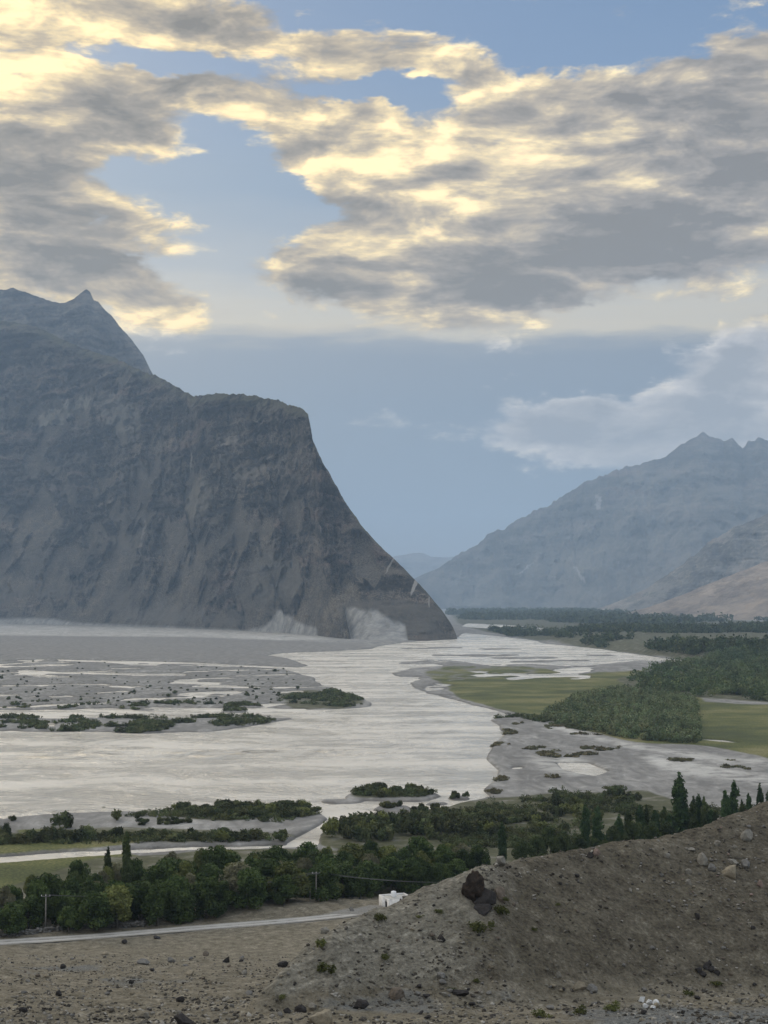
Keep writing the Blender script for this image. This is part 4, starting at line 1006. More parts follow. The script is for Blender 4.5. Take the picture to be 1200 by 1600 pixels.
def poplar(seed, H, W, n, size, mat):
    rs = np.random.RandomState(seed)
    lobes = []
    for i in range(64):
        f = (i + rs.rand()) / 64
        r = W * 0.5 * (0.72 + 0.28 * math.sin(math.pi * min(1, f * 0.9 + 0.1))) * (1 - smooth(0.80, 1.03, f) * 0.80) * (0.6 + 0.4 * smooth(0, 0.15, f))
        a = rs.rand() * 6.28; q = r * (0.25 + 0.5 * rs.rand())
        lobes.append((q * math.cos(a), q * math.sin(a), H * (0.06 + 0.88 * f), max(0.14, r * (0.36 + 0.20 * rs.rand()))))
    P, d = lobe_points(lobes, n, rs)
    P[:, :2] *= 0.86
    P[:, 2] += rs.rand(n) ** 2 * H * 0.07
    ax = np.stack([P[:, 0], P[:, 1], 0 * P[:, 2]], 1)
    V, Q = quads(P, d * 0.6 + ax / W + rs.normal(size=d.shape) * 0.45, size, rs, 1.8)
    crown = mesh_from('crown', V, Q, mat)
    mb = MB(); mb.tube([(0, 0, -0.4), (0, 0, H * .3), (0.03, 0, H * .9)], [H * .018, H * .013, H * .003], 7)
    return crown, mb.mesh('trunk', BARK)

def bush_mesh(seed, H, W, n, size, mat, upright=0.0):
    rs = np.random.RandomState(seed)
    lobes = [(rs.normal() * W * .22, rs.normal() * W * .22, H * (0.28 + 0.42 * rs.rand()), W * (0.16 + 0.10 * rs.rand())) for _ in range(9)]
    P, d = lobe_points(lobes, n, rs, 0.3)
    P[:, 2] = np.clip(P[:, 2], 0.02 * H, None) + rs.rand(n) ** 3 * H * (0.12 + 0.3 * upright)
    V, Q = quads(P, d + rs.normal(size=d.shape) * 0.8 + np.array([0, 0, .2]), size, rs, 1.6 + upright)
    return V, Q

def plant(name, kind, loc, h, w, label, cat, group=None, rz=None):
    """A tree: an Empty at the foot > trunk, crown. The first of a kind owns the meshes, the rest are copies."""
    ref = KINDS_[kind]
    e = empty(name, loc, rnd.uniform(0, 6.28) if rz is None else rz)
    e.scale = (w / ref['W'], w / ref['W'], h / ref['H'])
    tag(e, label, cat, group)
    for n in ('trunk', 'crown'):
        if ref['o'].get(n) is None:
            c = add_obj(n, ref[n], e); ref['o'][n] = c
        else:
            c = ref['o'][n].copy(); COL.objects.link(c); c.parent = e
    return e
KINDS_ = {}
def kind(key, pair, H, W): KINDS_[key] = dict(crown=pair[0], trunk=pair[1], H=H, W=W, o={})
for i in range(4): kind('dark%d' % i, broadleaf(11 + i, 9, 9.5, 5200, 0.42, L_DARK, 0.06), 9, 9.5)
for i in range(3): kind('olive%d' % i, broadleaf(31 + i, 8, 8, 4200, 0.40, L_OLIVE, 0.08), 8, 8)
for i in range(2): kind('willow%d' % i, broadleaf(51 + i, 8.5, 9.5, 5200, 0.36, L_WILLOW, 0.05), 8.5, 9.5)
for i in range(3): kind('poplar%d' % i, poplar(71 + i, 14, 3.6, 3800, 0.42, L_POPLAR), 14, 3.6)
kind('opoplar', poplar(79, 14, 3.6, 3600, 0.40, L_MID), 14, 3.6)
for i in range(3): kind('mid%d' % i, broadleaf(91 + i, 8, 8, 4200, 0.38, L_MID, 0.06), 8, 8)

def base_of(px, d):
    x = (px - 600) / F * (d * CT - (EYE - 2) * ST)
    return x, d, float(ground_z(np.array([x]), np.array([d]))[0])
def h_from(px, top, d, z):
    return max(1.0, at_depth(px, top, d)[2] - z)

def single(name, kind_, px, top, d, wpx, label, cat='tree', group=None):
    x, y, z = base_of(px, d)
    return plant(name, kind_, (x, y, z - 0.1), h_from(px, top, d, z), wpx * d / F, label, cat, group)

# --- trees that can be told apart
taken = []
def S(*a, **k):
    o = single(*a, **k); taken.append((o.location.x, o.location.y)); return o
S('poplar_tree', 'opoplar', 197, 1296, 318, 19, 'tall slender olive poplar standing up out of the left grove', 'tree')
S('poplar_tree', 'opoplar', 168, 1321, 322, 17, 'shorter slim olive poplar just left of the tall grove poplar', 'tree')
S('broadleaf_tree', 'dark0', 68, 1367, 302, 68, 'dark round-crowned tree beside the meadow behind the left utility pole', 'tree')
S('broadleaf_tree', 'dark1', 146, 1366, 305, 58, 'dark round tree between the meadow and the tall grove poplar', 'tree')
S('willow_tree', 'willow0', 366, 1349, 308, 92, 'greyish willow with a wide pale crown at the front of the grove', 'tree')
S('willow_tree', 'willow1', 414, 1342, 322, 34, 'narrow pale grey willow right of the wide grey willow', 'tree')
S('broadleaf_tree', 'olive0', 512, 1366, 322, 50, 'yellowish olive rounded tree just behind the middle utility pole', 'tree')
S('broadleaf_tree', 'dark2', 264, 1343, 318, 92, 'large dark dome-shaped tree in the middle of the left grove', 'tree')
S('broadleaf_tree', 'dark3', 338, 1324, 335, 70, 'dark tall tree behind and left of the wide grey willow', 'tree')
S('broadleaf_tree', 'dark1', 748, 1321, 352, 46, 'dark round tree against the hillside crest left of a thin poplar', 'tree')
S('poplar_tree', 'poplar0', 785, 1283, 362, 17, 'thin dark poplar just above the pale boulder on the crest', 'tree')
S('poplar_tree', 'poplar1', 915, 1254, 385, 17, 'left one of two dark poplars standing close together by the slope', 'tree')
S('poplar_tree', 'poplar2', 934, 1257, 388, 20, 'right one of two dark poplars standing close together by the slope', 'tree')
S('poplar_tree', 'poplar0', 950, 1297, 380, 12, 'small pointed poplar right of the pair of dark poplars', 'tree')
S('poplar_tree', 'poplar0', 1063, 1206, 396, 31, 'tallest broad dark poplar behind the slope on the right', 'tree')
S('poplar_tree', 'poplar1', 1134, 1231, 398, 17, 'shorter dark poplar touching the left side of a taller one near the right edge', 'tree')
S('poplar_tree', 'poplar2', 1148, 1217, 402, 20, 'tall dark poplar standing second highest behind the right slope', 'tree')
S('poplar_tree', 'poplar1', 1170, 1236, 410, 13, 'small poplar at the crest between two taller right-hand poplars', 'tree')
S('poplar_tree', 'poplar0', 1188, 1223, 408, 15, 'pointed poplar close to the right edge of the picture', 'tree')
S('poplar_tree', 'poplar2', 1201, 1234, 408, 15, 'poplar cut by the right edge of the picture', 'tree')
S('broadleaf_tree', 'olive2', 162, 1260, 478, 9, 'tiny pale round tree alone on the sandbank by the river', 'tree')
for i, (px, top, d, w) in enumerate([(968, 1272, 388, 18), (982, 1262, 392, 16), (1000, 1254, 396, 19), (1010, 1256, 400, 15), (1024, 1263, 398, 18), (1038, 1258, 404, 16), (1046, 1270, 396, 20),
                                      (1084, 1242, 400, 16), (1092, 1239, 404, 18), (1101, 1243, 402, 15), (1112, 1262, 402, 18), (1160, 1248, 408, 14)]):
    S('poplar_tree', 'opoplar' if i % 2 else 'poplar%d' % (i % 3), px, top, d, w, 'bushy half-grown poplar in the row behind the stony slope', 'tree', 'young poplars behind the slope')
for i, (px, top, d, w) in enumerate([(860, 1292, 378, 30), (880, 1300, 372, 26), (958, 1290, 380, 26), (990, 1284, 385, 30), (1020, 1284, 388, 28), (1042, 1284, 392, 26), (1078, 1270, 396, 24), (1118, 1268, 402, 22),
                                      (905, 1304, 380, 22), (838, 1306, 372, 26), (815, 1312, 368, 24), (930, 1310, 384, 22)]):
    S('broadleaf_tree', 'mid%d' % (i % 3), px, top, d, w * 1.25, 'low green tree filling the gaps between the poplars behind the slope', 'tree', 'low trees behind the slope')

# --- the grove: every tree its own
FRONT = np.array([(-200, 276), (0, 281), (100, 284), (220, 289), (330, 298), (420, 306), (520, 317), (600, 324), (700, 338), (780, 348)], float)
BACK = np.array([(-200, 306), (0, 308), (90, 310), (140, 318), (210, 338), (300, 352), (500, 356), (700, 360), (780, 362)], float)
g = random.Random(21)
grove = []
tries = 0
while tries < 6000 and len(grove) < 135:
    tries += 1
    px = g.uniform(-190, 725); d = g.uniform(280, 362)
    if not (np.interp(px, FRONT[:, 0], FRONT[:, 1]) < d < np.interp(px, BACK[:, 0], BACK[:, 1])): continue
    x, y, z = base_of(px, d)
    if any((x - a) ** 2 + (y - b) ** 2 < 4.6 ** 2 for a, b in grove) or any((x - a) ** 2 + (y - b) ** 2 < 3.6 ** 2 for a, b in taken): continue
    if 585 < px < 650 and d < 330: continue
    grove.append((x, y))
    front = d - np.interp(px, FRONT[:, 0], FRONT[:, 1])
    r = g.random()
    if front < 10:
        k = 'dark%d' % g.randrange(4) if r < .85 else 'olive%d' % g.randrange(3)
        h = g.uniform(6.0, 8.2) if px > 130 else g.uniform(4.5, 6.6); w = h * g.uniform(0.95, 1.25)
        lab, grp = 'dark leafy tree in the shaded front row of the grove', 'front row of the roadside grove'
    elif r < .42:
        k = 'dark%d' % g.randrange(4); h = g.uniform(5.6, 9.4); w = h * g.uniform(.62, 1.2)
        lab, grp = 'dark green round tree in the middle of the grove', 'dark trees inside the grove'
    elif r < .86:
        k = g.choice(['olive%d', 'mid%d', 'mid%d']) % g.randrange(3); h = g.uniform(5, 8.6); w = h * g.uniform(.5, 1.1)
        lab, grp = 'lighter green or olive tree at the back of the grove', 'olive trees inside the grove'
    else:
        k = 'willow%d' % g.randrange(2); h = g.uniform(6, 7.6); w = h * g.uniform(.7, .95)
        lab, grp = 'grey green willow among darker trees of the grove', 'willows inside the grove'
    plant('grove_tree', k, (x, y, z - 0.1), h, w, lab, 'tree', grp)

# --- bushes on the banks and sandbars
def plain_at(px, row):
    x, y, _ = on_plane(np.array([float(px)]), np.array([float(row)]))
    return float(x[0]), float(y[0]), float(valley_z(x, y)[0])
BUSH = []
for i in range(7):
    V, Q = bush_mesh(200 + i, 2.6, 3.6, 900, 0.34, L_BUSH, 0.5 if i % 2 else 0.1)
    BUSH.append(mesh_from('bush', V, Q, L_OLIVE if i in (2,) else L_BUSH))
_bush0 = {}
bush_n = [0]
def bush(px, row, h, w, label, group=None, v=None, name='bush'):
    x, y, z = plain_at(px, row)
    if z < 0.0: return None
    v = g.randrange(7) if v is None else v
    if v not in _bush0:
        o = add_obj(name, BUSH[v]); _bush0[v] = o
    else:
        o = _bush0[v].copy(); o.name = name; COL.objects.link(o)
        for kk in list(o.keys()): del o[kk]
    o.location = (x, y, max(z, 0) - 0.08); o.rotation_euler = (0, 0, g.uniform(0, 6.28)); o.scale = (w / 3.6, w / 3.6, h / 2.6)
    tag(o, label, 'bush', group); bush_n[0] += 1
    return o
bush(97, 1298, 4.6, 5.2, 'round dark bush alone on the pale sandbank', v=0)
bush(181, 1286, 3.0, 3.8, 'small dark bush beside the tiny round tree on the sandbank', v=2)
bush(216, 1283, 1.9, 3.0, 'smallest of the dark bushes on the sandbank near the long thicket', v=4)
bush(21, 1287, 1.6, 2.2, 'small bush at the water edge on the left sandbank', v=3)
bush(10, 1308, 2.9, 3.6, 'bluish green bush at the left end of the hedge', v=5)
bush(488, 1262, 2.3, 4.2, 'lone bush on the spit at the right end of the long thicket', v=1)
bush(388, 1110 + 36, 2.0, 5, 'dark bush on the gravel island in mid river', v=2)
def scatter(poly, n, h, w, label, group, pick=None):
    xs = [p[0] for p in poly]; ys = [p[1] for p in poly]; k = 0; tr = 0
    while k < n and tr < n * 40:
        tr += 1
        px, row = g.uniform(min(xs), max(xs)), g.uniform(min(ys), max(ys))
        if not inpoly(poly, np.array([px]), np.array([row]))[0]: continue
        hh = g.uniform(*h)
        if bush(px, row, hh, hh * g.uniform(*w), label, group): k += 1
scatter([(195, 1277), (250, 1268), (330, 1262), (420, 1261), (480, 1266), (500, 1274), (470, 1283), (430, 1287), (380, 1282), (300, 1280)], 72, (1.3, 2.6), (1.3, 2.1), 'dense dark bush in the long thicket on the near sandbank', 'bushes of the long sandbank thicket')
scatter([(195, 1290), (290, 1284), (350, 1285), (300, 1291), (220, 1296)], 14, (0.9, 1.5), (1.6, 2.4), 'low bush in the thin strip below the long thicket', 'low bushes below the long thicket')
scatter([(-60, 1318), (60, 1315), (150, 1313), (250, 1311), (350, 1310), (448, 1312), (448, 1319), (300, 1321), (150, 1320), (0, 1322), (-60, 1324)], 54, (1.5, 3.3), (1.0, 1.8), 'grey green bush in the hedge along the side channel', 'bushes of the hedge along the side channel')
scatter([(505, 1310), (540, 1300), (620, 1293), (700, 1292), (770, 1296), (800, 1306), (760, 1316), (640, 1320), (520, 1318)], 62, (3.0, 5.0), (1.0, 1.5), 'tall green bush in the thicket right of the small stream', 'bushes of the thicket by the stream')
scatter([(770, 1285), (830, 1262), (900, 1248), (1000, 1240), (1010, 1250), (960, 1268), (940, 1290), (880, 1312), (800, 1312)], 42, (1.4, 3.2), (1.2, 2.0), 'olive bush scattered on the scrubby bank below the sand flat', 'bushes on the scrubby bank')
scatter([(556, 1245), (575, 1239), (620, 1237), (660, 1239), (677, 1245), (650, 1249), (580, 1250)], 28, (1.7, 2.8), (1.3, 1.9), 'dark bush crowding the small island in the near channel', 'bushes on the small island')
scatter([(596, 1263), (625, 1260), (634, 1266), (610, 1268)], 5, (1.2, 2.0), (1.3, 1.8), 'bush on the tiny islet below the small island', 'bushes on the tiny islet')
scatter([(702, 1247), (732, 1247), (728, 1250), (706, 1250)], 6, (1.2, 1.9), (1.0, 1.4), 'upright bush on the narrow islet near the right bank', 'bushes on the narrow islet')
scatter([(640, 1270), (700, 1268), (704, 1276), (650, 1278)], 8, (1.5, 2.4), (1.2, 1.8), 'bush on the low spit beside the stream mouth', 'bushes on the low spit')
# small shrubs dotted over the gravel plain, one by one
SHR = []
for i in range(4):
    V, Q = bush_mesh(260 + i, 2.0, 3.0, 160, 0.55, L_BUSH)
    SHR.append(mesh_from('shrub', V, Q, L_BUSH))
_shr0 = {}
sh = 0; tr = 0
while sh < 210 and tr < 4000:
    tr += 1
    px, row = g.uniform(-20, 470), 1032 + 73 * g.random() ** 0.7
    x, y, z = plain_at(px, row)
    if z < 0.15 or not inpoly(PLAIN[0], np.array([px]), np.array([row]))[0]: continue
    v = g.randrange(4)
    if v not in _shr0: o = add_obj('shrub', SHR[v]); _shr0[v] = o
    else: o = _shr0[v].copy(); COL.objects.link(o)
    s = g.uniform(0.4, 0.8) if g.random() < .88 else g.uniform(0.9, 1.7)
    o.location = (x, y, z - 0.1); o.rotation_euler = (0, 0, g.uniform(0, 6.28)); o.scale = (s, s, s * g.uniform(.7, 1.1))
    tag(o, 'small dark shrub dotted over the grey gravel plain across the river', 'shrub', 'shrubs dotted over the gravel plain')
    sh += 1

# --- growth nobody could count
def mass(name, label, polys, area, H, W, nq, size, mat, zmin=0.1, seed=0, edge=None, clump=None, cap=6000, flat=False):
    rs = np.random.RandomState(500 + seed)
    Vs = []
    for poly in polys:
        xs = np.array([p[0] for p in poly]); ys = np.array([p[1] for p in poly])
        wx, wy, _ = on_plane(xs.astype(float), ys.astype(float))
        wpoly = list(zip(wx, wy))
        n = 0.5 * abs(sum(wx[i] * wy[(i + 1) % len(wx)] - wx[(i + 1) % len(wx)] * wy[i] for i in range(len(wx))))
        k = int(min(cap, n / area) * 2.2)
        X = rs.uniform(wx.min(), wx.max(), k * 6); Y = rs.uniform(wy.min(), wy.max(), k * 6)
        ok = inpoly(wpoly, X, Y); X, Y = X[ok][:k], Y[ok][:k]
        if clump: 
            c = fbm(X / clump, Y / clump, 4, seed + 5) > rs.uniform(-0.06, 0.30, len(X)) - (0.22 if clump == 140 else 0); X, Y = X[c], Y[c]
        Z = ground_z(X, Y); c = Z > zmin; X, Y, Z = X[c], Y[c], Z[c]
        m = min(len(X), int(min(cap, n / area))); X, Y, Z = X[:m], Y[:m], Z[:m]
        h = H * (0.45 + 0.95 * rs.rand(m) ** 1.7); w = W * (0.6 + 0.8 * rs.rand(m))
        d = rs.normal(size=(m, nq, 3)); d /= np.linalg.norm(d, axis=2, keepdims=True)
        rad = (0.55 + 0.5 * rs.rand(m, nq))[..., None]
        lobe = rs.normal(size=(m, nq, 3)) * 0.12
        P = (d * rad + lobe) * np.stack([w * .5, w * .5, h * .5], 1)[:, None, :]
        P[..., 2] += h[:, None] * 0.52
        P[..., 2] = np.maximum(P[..., 2], 0.05 * h[:, None])
        P += np.stack([X, Y, Z], 1)[:, None, :]
        Vq, _q = quads(P.reshape(-1, 3), d.reshape(-1, 3) + rs.normal(size=(m * nq, 3)) * .6, size, rs)
        Vs.append(Vq)
    V = np.concatenate(Vs)
    o = add_obj(name, mesh_from(name, V, np.arange(len(V)).reshape(-1, 4), mat))
    tag(o, label, kind='stuff')
    return o
mass('undergrowth', 'dark undergrowth along the front edge of the grove', [[(-120, 1476), (0, 1463), (100, 1455), (220, 1445), (330, 1432), (420, 1422), (520, 1411), (580, 1407), (580, 1398), (420, 1408), (300, 1420), (180, 1432), (0, 1448), (-120, 1458)]],
     2.2, 2.0, 2.4, 70, 0.34, L_DARK, seed=9, cap=1500)
mass('plantation_wood', 'dense green plantation of young trees on the meadow', [[(884, 1106), (905, 1092), (960, 1082), (1020, 1086), (1086, 1100), (1092, 1130), (1091, 1166), (1040, 1162), (985, 1158), (930, 1146), (880, 1134), (850, 1126), (860, 1116)]],
     9.0, 4.8, 4.2, 70, 0.75, L_PLANT, seed=1, cap=3000)
mass('distant_wood', 'dark wood beyond the meadow on the right bank', [[(985, 1066), (1010, 1052), (1060, 1040), (1110, 1034), (1200, 1030), (1500, 1036), (1500, 1108), (1200, 1099), (1100, 1092), (1040, 1088), (985, 1082), (1010, 1074)]],
     50, 7.5, 8.5, 60, 1.3, L_WOOD, seed=2, cap=4200, clump=140)
mass('distant_wood', 'belt of dark trees on the low terrace across the river', [[(762, 985), (800, 986), (900, 988), (1000, 990), (1200, 988), (1500, 985), (1500, 1003), (1200, 1001), (1040, 999), (950, 1000), (870, 999), (800, 996)],
      [(850, 1001), (950, 1015), (1040, 1026), (1120, 1036), (1200, 1038), (1500, 1046), (1500, 1036), (1200, 1024), (1100, 1018), (1000, 1010)]],
     160, 12, 14, 42, 2.6, L_WOOD, seed=3, cap=3600, clump=260)
mass('distant_wood', 'far strip of dark woodland along the foot of the hazy mountain', [[(716, 968), (760, 963), (860, 961), (1000, 963), (1200, 968), (1500, 975), (1500, 984), (1200, 981), (1060, 982), (940, 978), (860, 972), (780, 970)],
      [(700, 957), (800, 956), (1000, 957.5), (1000, 960), (860, 960), (700, 961)]],
     900, 22, 34, 34, 7.0, L_WOOD, seed=4, cap=3600, clump=700)
mass('riverside_scrub', 'low scrub spread over the gravel islands and bars', [[(432, 1098), (470, 1083), (520, 1080), (560, 1092), (578, 1102), (540, 1107), (480, 1103)],
      ell(15, 1134, 50, 7), ell(160, 1141, 90, 6), ell(110, 1136, 60, 7), ell(215, 1138, 80, 7), ell(300, 1135, 60, 4), ell(370, 1131, 84, 4.5), ell(345, 1122.5, 60, 1.6), ell(215, 1108, 26, 3.5), ell(30, 1106, 30, 2.8), ell(104, 1107, 22, 2), ell(365, 1111.5, 18, 2), ell(360, 1104, 40, 3), ell(140, 1101, 30, 2.2), ell(280, 1101, 40, 2), ell(70, 1100, 20, 2),
      ell(60, 1124, 70, 2), ell(250, 1124, 90, 2),
      [(700, 1124), (800, 1121), (850, 1126), (800, 1124), (720, 1126)], [(790, 1116), (850, 1126), (930, 1148), (880, 1138), (830, 1128), (780, 1118)]],
     3.6, 2.0, 3.0, 34, 0.6, L_BUSH, seed=5, cap=900, zmin=0.02, clump=22)
mass('riverside_scrub', 'low brownish scrub patches lying on the right sand flat', [ell(885, 1181, 46, 5.5), ell(938, 1173, 30, 3.5), ell(1100, 1192, 46, 3.0), ell(1165, 1203, 40, 3.5), ell(1060, 1191, 20, 2), ell(800, 1132, 24, 2.5), ell(795, 1146, 13, 5), ell(795, 1166, 30, 3.5), ell(830, 1172, 22, 2.5), ell(870, 1139, 20, 3), ell(920, 1150, 30, 2), ell(867, 1218, 14, 1.6), ell(780, 1221, 12, 3.5), ell(770, 1242, 14, 3)],
     2.6, 0.9, 2.2, 30, 0.5, L_DRY, seed=8, cap=900, zmin=0.02, clump=18)
mass('riverside_scrub', 'patchy olive scrub between the sand flat and the poplars', [[(640, 1290), (740, 1262), (800, 1246), (900, 1236), (1000, 1234), (1040, 1246), (1120, 1262), (1250, 1270), (1250, 1310), (900, 1330), (700, 1330)], [(500, 1304), (560, 1290), (640, 1280), (760, 1270), (780, 1318), (620, 1324), (510, 1320)]],
     4.5, 1.5, 2.2, 50, 0.34, L_BUSH, seed=6, cap=4000, clump=26)
mass('riverside_scrub', 'low ground cover among the sandbank thickets on the left', [[(190, 1280), (330, 1261), (480, 1264), (500, 1276), (440, 1290), (300, 1284)], [(-60, 1316), (200, 1309), (450, 1309), (450, 1320), (-60, 1326)], ell(612, 1244, 64, 6)],
     3.0, 1.4, 2.2, 44, 0.32, L_BUSH, seed=7, cap=2200)
# ================================================================== stones, house, poles, wall
import bmesh
def ico(sub):
    bm = bmesh.new(); bmesh.ops.create_icosphere(bm, subdivisions=sub, radius=1.0)
    V = np.array([v.co[:] for v in bm.verts]); T = np.array([[v.index for v in f.verts] for f in bm.faces]); bm.free()
    return V, T
ICO = {k: ico(k) for k in (1, 2, 3, 4)}

def rock_shape(seed, sub=3, flat=0.7, cuts=9, rough=0.10, stretch=(1, 1, 1)):
    rs = np.random.RandomState(seed)
    V, T = ICO[sub]; V = V.copy()
    for _ in range(cuts):
        n = rs.normal(size=3); n /= np.linalg.norm(n); c = 0.42 + 0.40 * rs.rand()
        d = V @ n; over = np.clip(d - c, 0, None); V -= np.outer(over * 0.96, n)
    V *= 1 + rough * (fbm(V[:, 0] * 2 + seed, V[:, 1] * 2 + V[:, 2] * 2.7, 4, seed % 40)[:, None])
    V += rough * 0.35 * np.stack([fbm(V[:, 1] * 5 + k, V[:, 2] * 5 + V[:, 0] * 3 + seed, 3, k + seed % 30) for k in range(3)], 1)
    V[:, 2] *= flat
    V *= np.array(stretch)
    V /= max(np.ptp(V[:, 0]), np.ptp(V[:, 1]))
    V[:, 2] -= V[:, 2].min()
    return V, T

def mat_stone(name, lo, mid, hi, scale=4.0):
    m, t, b = material(name)
    tc = t.new('ShaderNodeTexCoord').outputs['Object']
    v = t.vmath('ADD', tc, t.comb(t.objrand(), t.objrand(), t.objrand()))
    n = t.noise(v, scale, 6, 0.65); f = t.noise(v, scale * 6, 4, 0.65)
    col = t.ramp(t.math('MULTIPLY_ADD', f, 0.4, t.math('MULTIPLY', n, 0.6)), [(0.32, lo), (0.5, mid), (0.68, hi)])
    t.put(b.inputs['Base Color'], col)
    t.put(b.inputs['Normal'], t.bump(t.math('ADD', n, f), 0.55, 0.06))
    b.inputs['Roughness'].default_value = 0.95; b.inputs['Specular IOR Level'].default_value = 0.15
    return m
ST_PALE = mat_stone('stone_pale', (0.12, 0.112, 0.096), (0.21, 0.198, 0.17), (0.30, 0.285, 0.25))
ST_GREY = mat_stone('stone_grey', (0.085, 0.083, 0.078), (0.155, 0.15, 0.14), (0.25, 0.24, 0.22))
ST_BROWN = mat_stone('stone_brown', (0.070, 0.056, 0.044), (0.13, 0.108, 0.086), (0.215, 0.18, 0.15))
ST_DARK = mat_stone('stone_dark', (0.018, 0.017, 0.017), (0.036, 0.033, 0.032), (0.070, 0.062, 0.058))
ST_RED = mat_stone('stone_rusty', (0.012, 0.010, 0.009), (0.030, 0.024, 0.020), (0.080, 0.054, 0.038), 2.5)
ST_PINK = mat_stone('stone_pinkish', (0.13, 0.095, 0.08), (0.22, 0.165, 0.14), (0.31, 0.25, 0.215))
ST_WHITE = mat_stone('stone_white', (0.36, 0.37, 0.37), (0.55, 0.56, 0.56), (0.70, 0.71, 0.71))
ST_TAN = mat_stone('stone_tan', (0.14, 0.12, 0.085), (0.24, 0.21, 0.155), (0.33, 0.29, 0.225))

def rock(px, py, wpx, hpx, mat, label, seed, name='boulder', cat='boulder', sink=0.35, tilt=(0, 0), sub=4, cuts=11, rough=0.17, group=None, rz=0.0):
    """A single stone where the line of sight (px, py = middle of its foot) meets the hillside."""
    x, y, z = seen_hill(px, py)
    w = wpx * 0.9 * y / F; h = hpx * 0.9 * y / F
    V, T = rock_shape(seed, sub, 0.8, cuts, rough)
    V[:, 2] *= h * (1 + sink) / (V[:, 2].max()); V[:, :2] *= w
    V[:, 2] -= h * sink
    o = add_obj(name, mesh_from(name, V, T, mat, False), loc=(x, y + w * 0.2, z))
    o.rotation_euler = (math.radians(tilt[0]), math.radians(tilt[1]), rz)
    tag(o, label, cat, group)
    return o
rock(738, 1406, 42, 47, ST_RED, 'big rust-stained dark boulder standing on the hill crest', 3, sub=4, cuts=16, rough=0.42)
rock(757, 1412, 50, 27, ST_DARK, 'black wedge-shaped slab just below the big rust-stained boulder', 9, tilt=(0, -14), cuts=14, rough=.05)
rock(782, 1407, 21, 20, ST_BROWN, 'brown angular block leaning on the black wedge-shaped slab', 14, cuts=12, rough=.05)
rock(758, 1428, 36, 16, ST_DARK, 'flat black slab lying lowest below the rust-stained boulder', 17, tilt=(0, -12), cuts=13, rough=.05)
rock(782, 1352, 20, 15, ST_PALE, 'pale rounded boulder sitting on the crest line below a thin poplar', 21)
rock(933, 1336, 17, 11, ST_PINK, 'pinkish boulder near the crest below the pair of dark poplars', 24)
rock(922, 1340, 14, 9, ST_DARK, 'dark stone touching the pinkish boulder near the crest', 26)
rock(1097, 1352, 21, 20, ST_PALE, 'tall pale boulder in the middle of the upper right slope', 31, cuts=7)
rock(1111, 1361, 16, 12, ST_GREY, 'grey boulder immediately below the tall pale boulder', 33)
rock(1166, 1312, 28, 18, ST_PALE, 'largest pale boulder high on the right slope near the crest', 37, cuts=8)
rock(1042, 1341, 12, 8, ST_PALE, 'small pale stone upper left of the tall pale boulder', 41)
rock(1122, 1322, 12, 9, ST_PALE, 'small pale stone between the tall and the largest pale boulder', 43)
rock(1076, 1366, 12, 9, ST_PALE, 'upper of two pale stones left below the tall pale boulder', 45)
rock(1077, 1382, 13, 9, ST_PALE, 'lower of two pale stones left below the tall pale boulder', 47)
rock(1143, 1370, 33, 20, ST_TAN, 'wide tan boulder half buried right of the tall pale boulder', 51, sink=.6)
rock(1166, 1358, 22, 15, ST_GREY, 'grey angular boulder right behind the wide tan boulder', 53)
rock(1146, 1351, 20, 9, ST_PALE, 'flat pale rock above the wide tan boulder', 55)
rock(1187, 1385, 12, 11, ST_PINK, 'small pinkish stone at the right edge below the boulders', 57)
rock(1081, 1330, 13, 5, ST_PALE, 'flat pale stone up slope of the tall pale boulder', 58)
rock(690, 1474, 17, 13, ST_DARK, 'dark block alone on the pale flank of the hill', 61, cuts=12)
rock(507, 1459, 16, 11, ST_PALE, 'pale boulder on the left shoulder of the hill beside the road', 63)
rock(500, 1602, 42, 24, ST_TAN, 'large tan boulder at the bottom edge of the picture', 65, cuts=7)
rock(562, 1577, 30, 15, ST_DARK, 'dark flat-topped rock at the foot of the pale flank', 67, cuts=12)
rock(285, 1603, 40, 19, ST_DARK, 'dark smooth boulder at the bottom edge left of the tan boulder', 69, cuts=5)
rock(281, 1566, 15, 10, ST_DARK, 'small black round stone above the dark smooth boulder', 71, cuts=5)
rock(872, 1529, 12, 11, ST_PALE, 'pale upright stone at the foot of the brown slope', 73)
rock(905, 1548, 26, 15, ST_TAN, 'broad tan rock with grass at the foot of the brown slope', 75, sink=.5)
rock(925, 1550, 20, 12, ST_GREY, 'grey rock leaning against the broad tan rock', 77)
rock(622, 1560, 30, 18, ST_BROWN, 'smooth brown slab set flush in the pale flank', 79, sink=.5, tilt=(25, -20), cuts=4)
rock(716, 1558, 36, 9, ST_DARK, 'long dark ledge rock at the foot of the flank', 81, sink=.6, cuts=10)
rock(690, 1531, 18, 11, ST_GREY, 'grey square stone in the lower pale flank', 83, cuts=12)
rock(442, 1512, 20, 10, ST_DARK, 'dark rock at the left toe of the hill', 85)
rock(488, 1578, 20, 12, ST_PALE, 'pale block just behind the large tan boulder', 87, cuts=12)
rock(467, 1582, 22, 12, ST_DARK, 'dark block left of the pale block at the bottom', 89, cuts=12)
rock(448, 1583, 13, 9, ST_DARK, 'small black stone left of the dark block at the bottom', 91)
rock(226, 1507, 24, 8, ST_GREY, 'long grey slab in the middle of the rubble field', 93, cuts=12)
rock(267, 1504, 14, 8, ST_GREY, 'grey stone right of the long grey slab', 95)
rock(322, 1494, 11, 8, ST_BROWN, 'brown ringed stone on the right of the rubble field', 97)
rock(194, 1475, 10, 7, ST_DARK, 'dark stone next to the near edge of the road', 99)
rock(245, 1467, 16, 5, ST_DARK, 'low dark stones heaped at the near edge of the road', 101)
rock(380, 1523, 11, 8, ST_PALE, 'pale stone with a dark top at the right of the rubble field', 103)
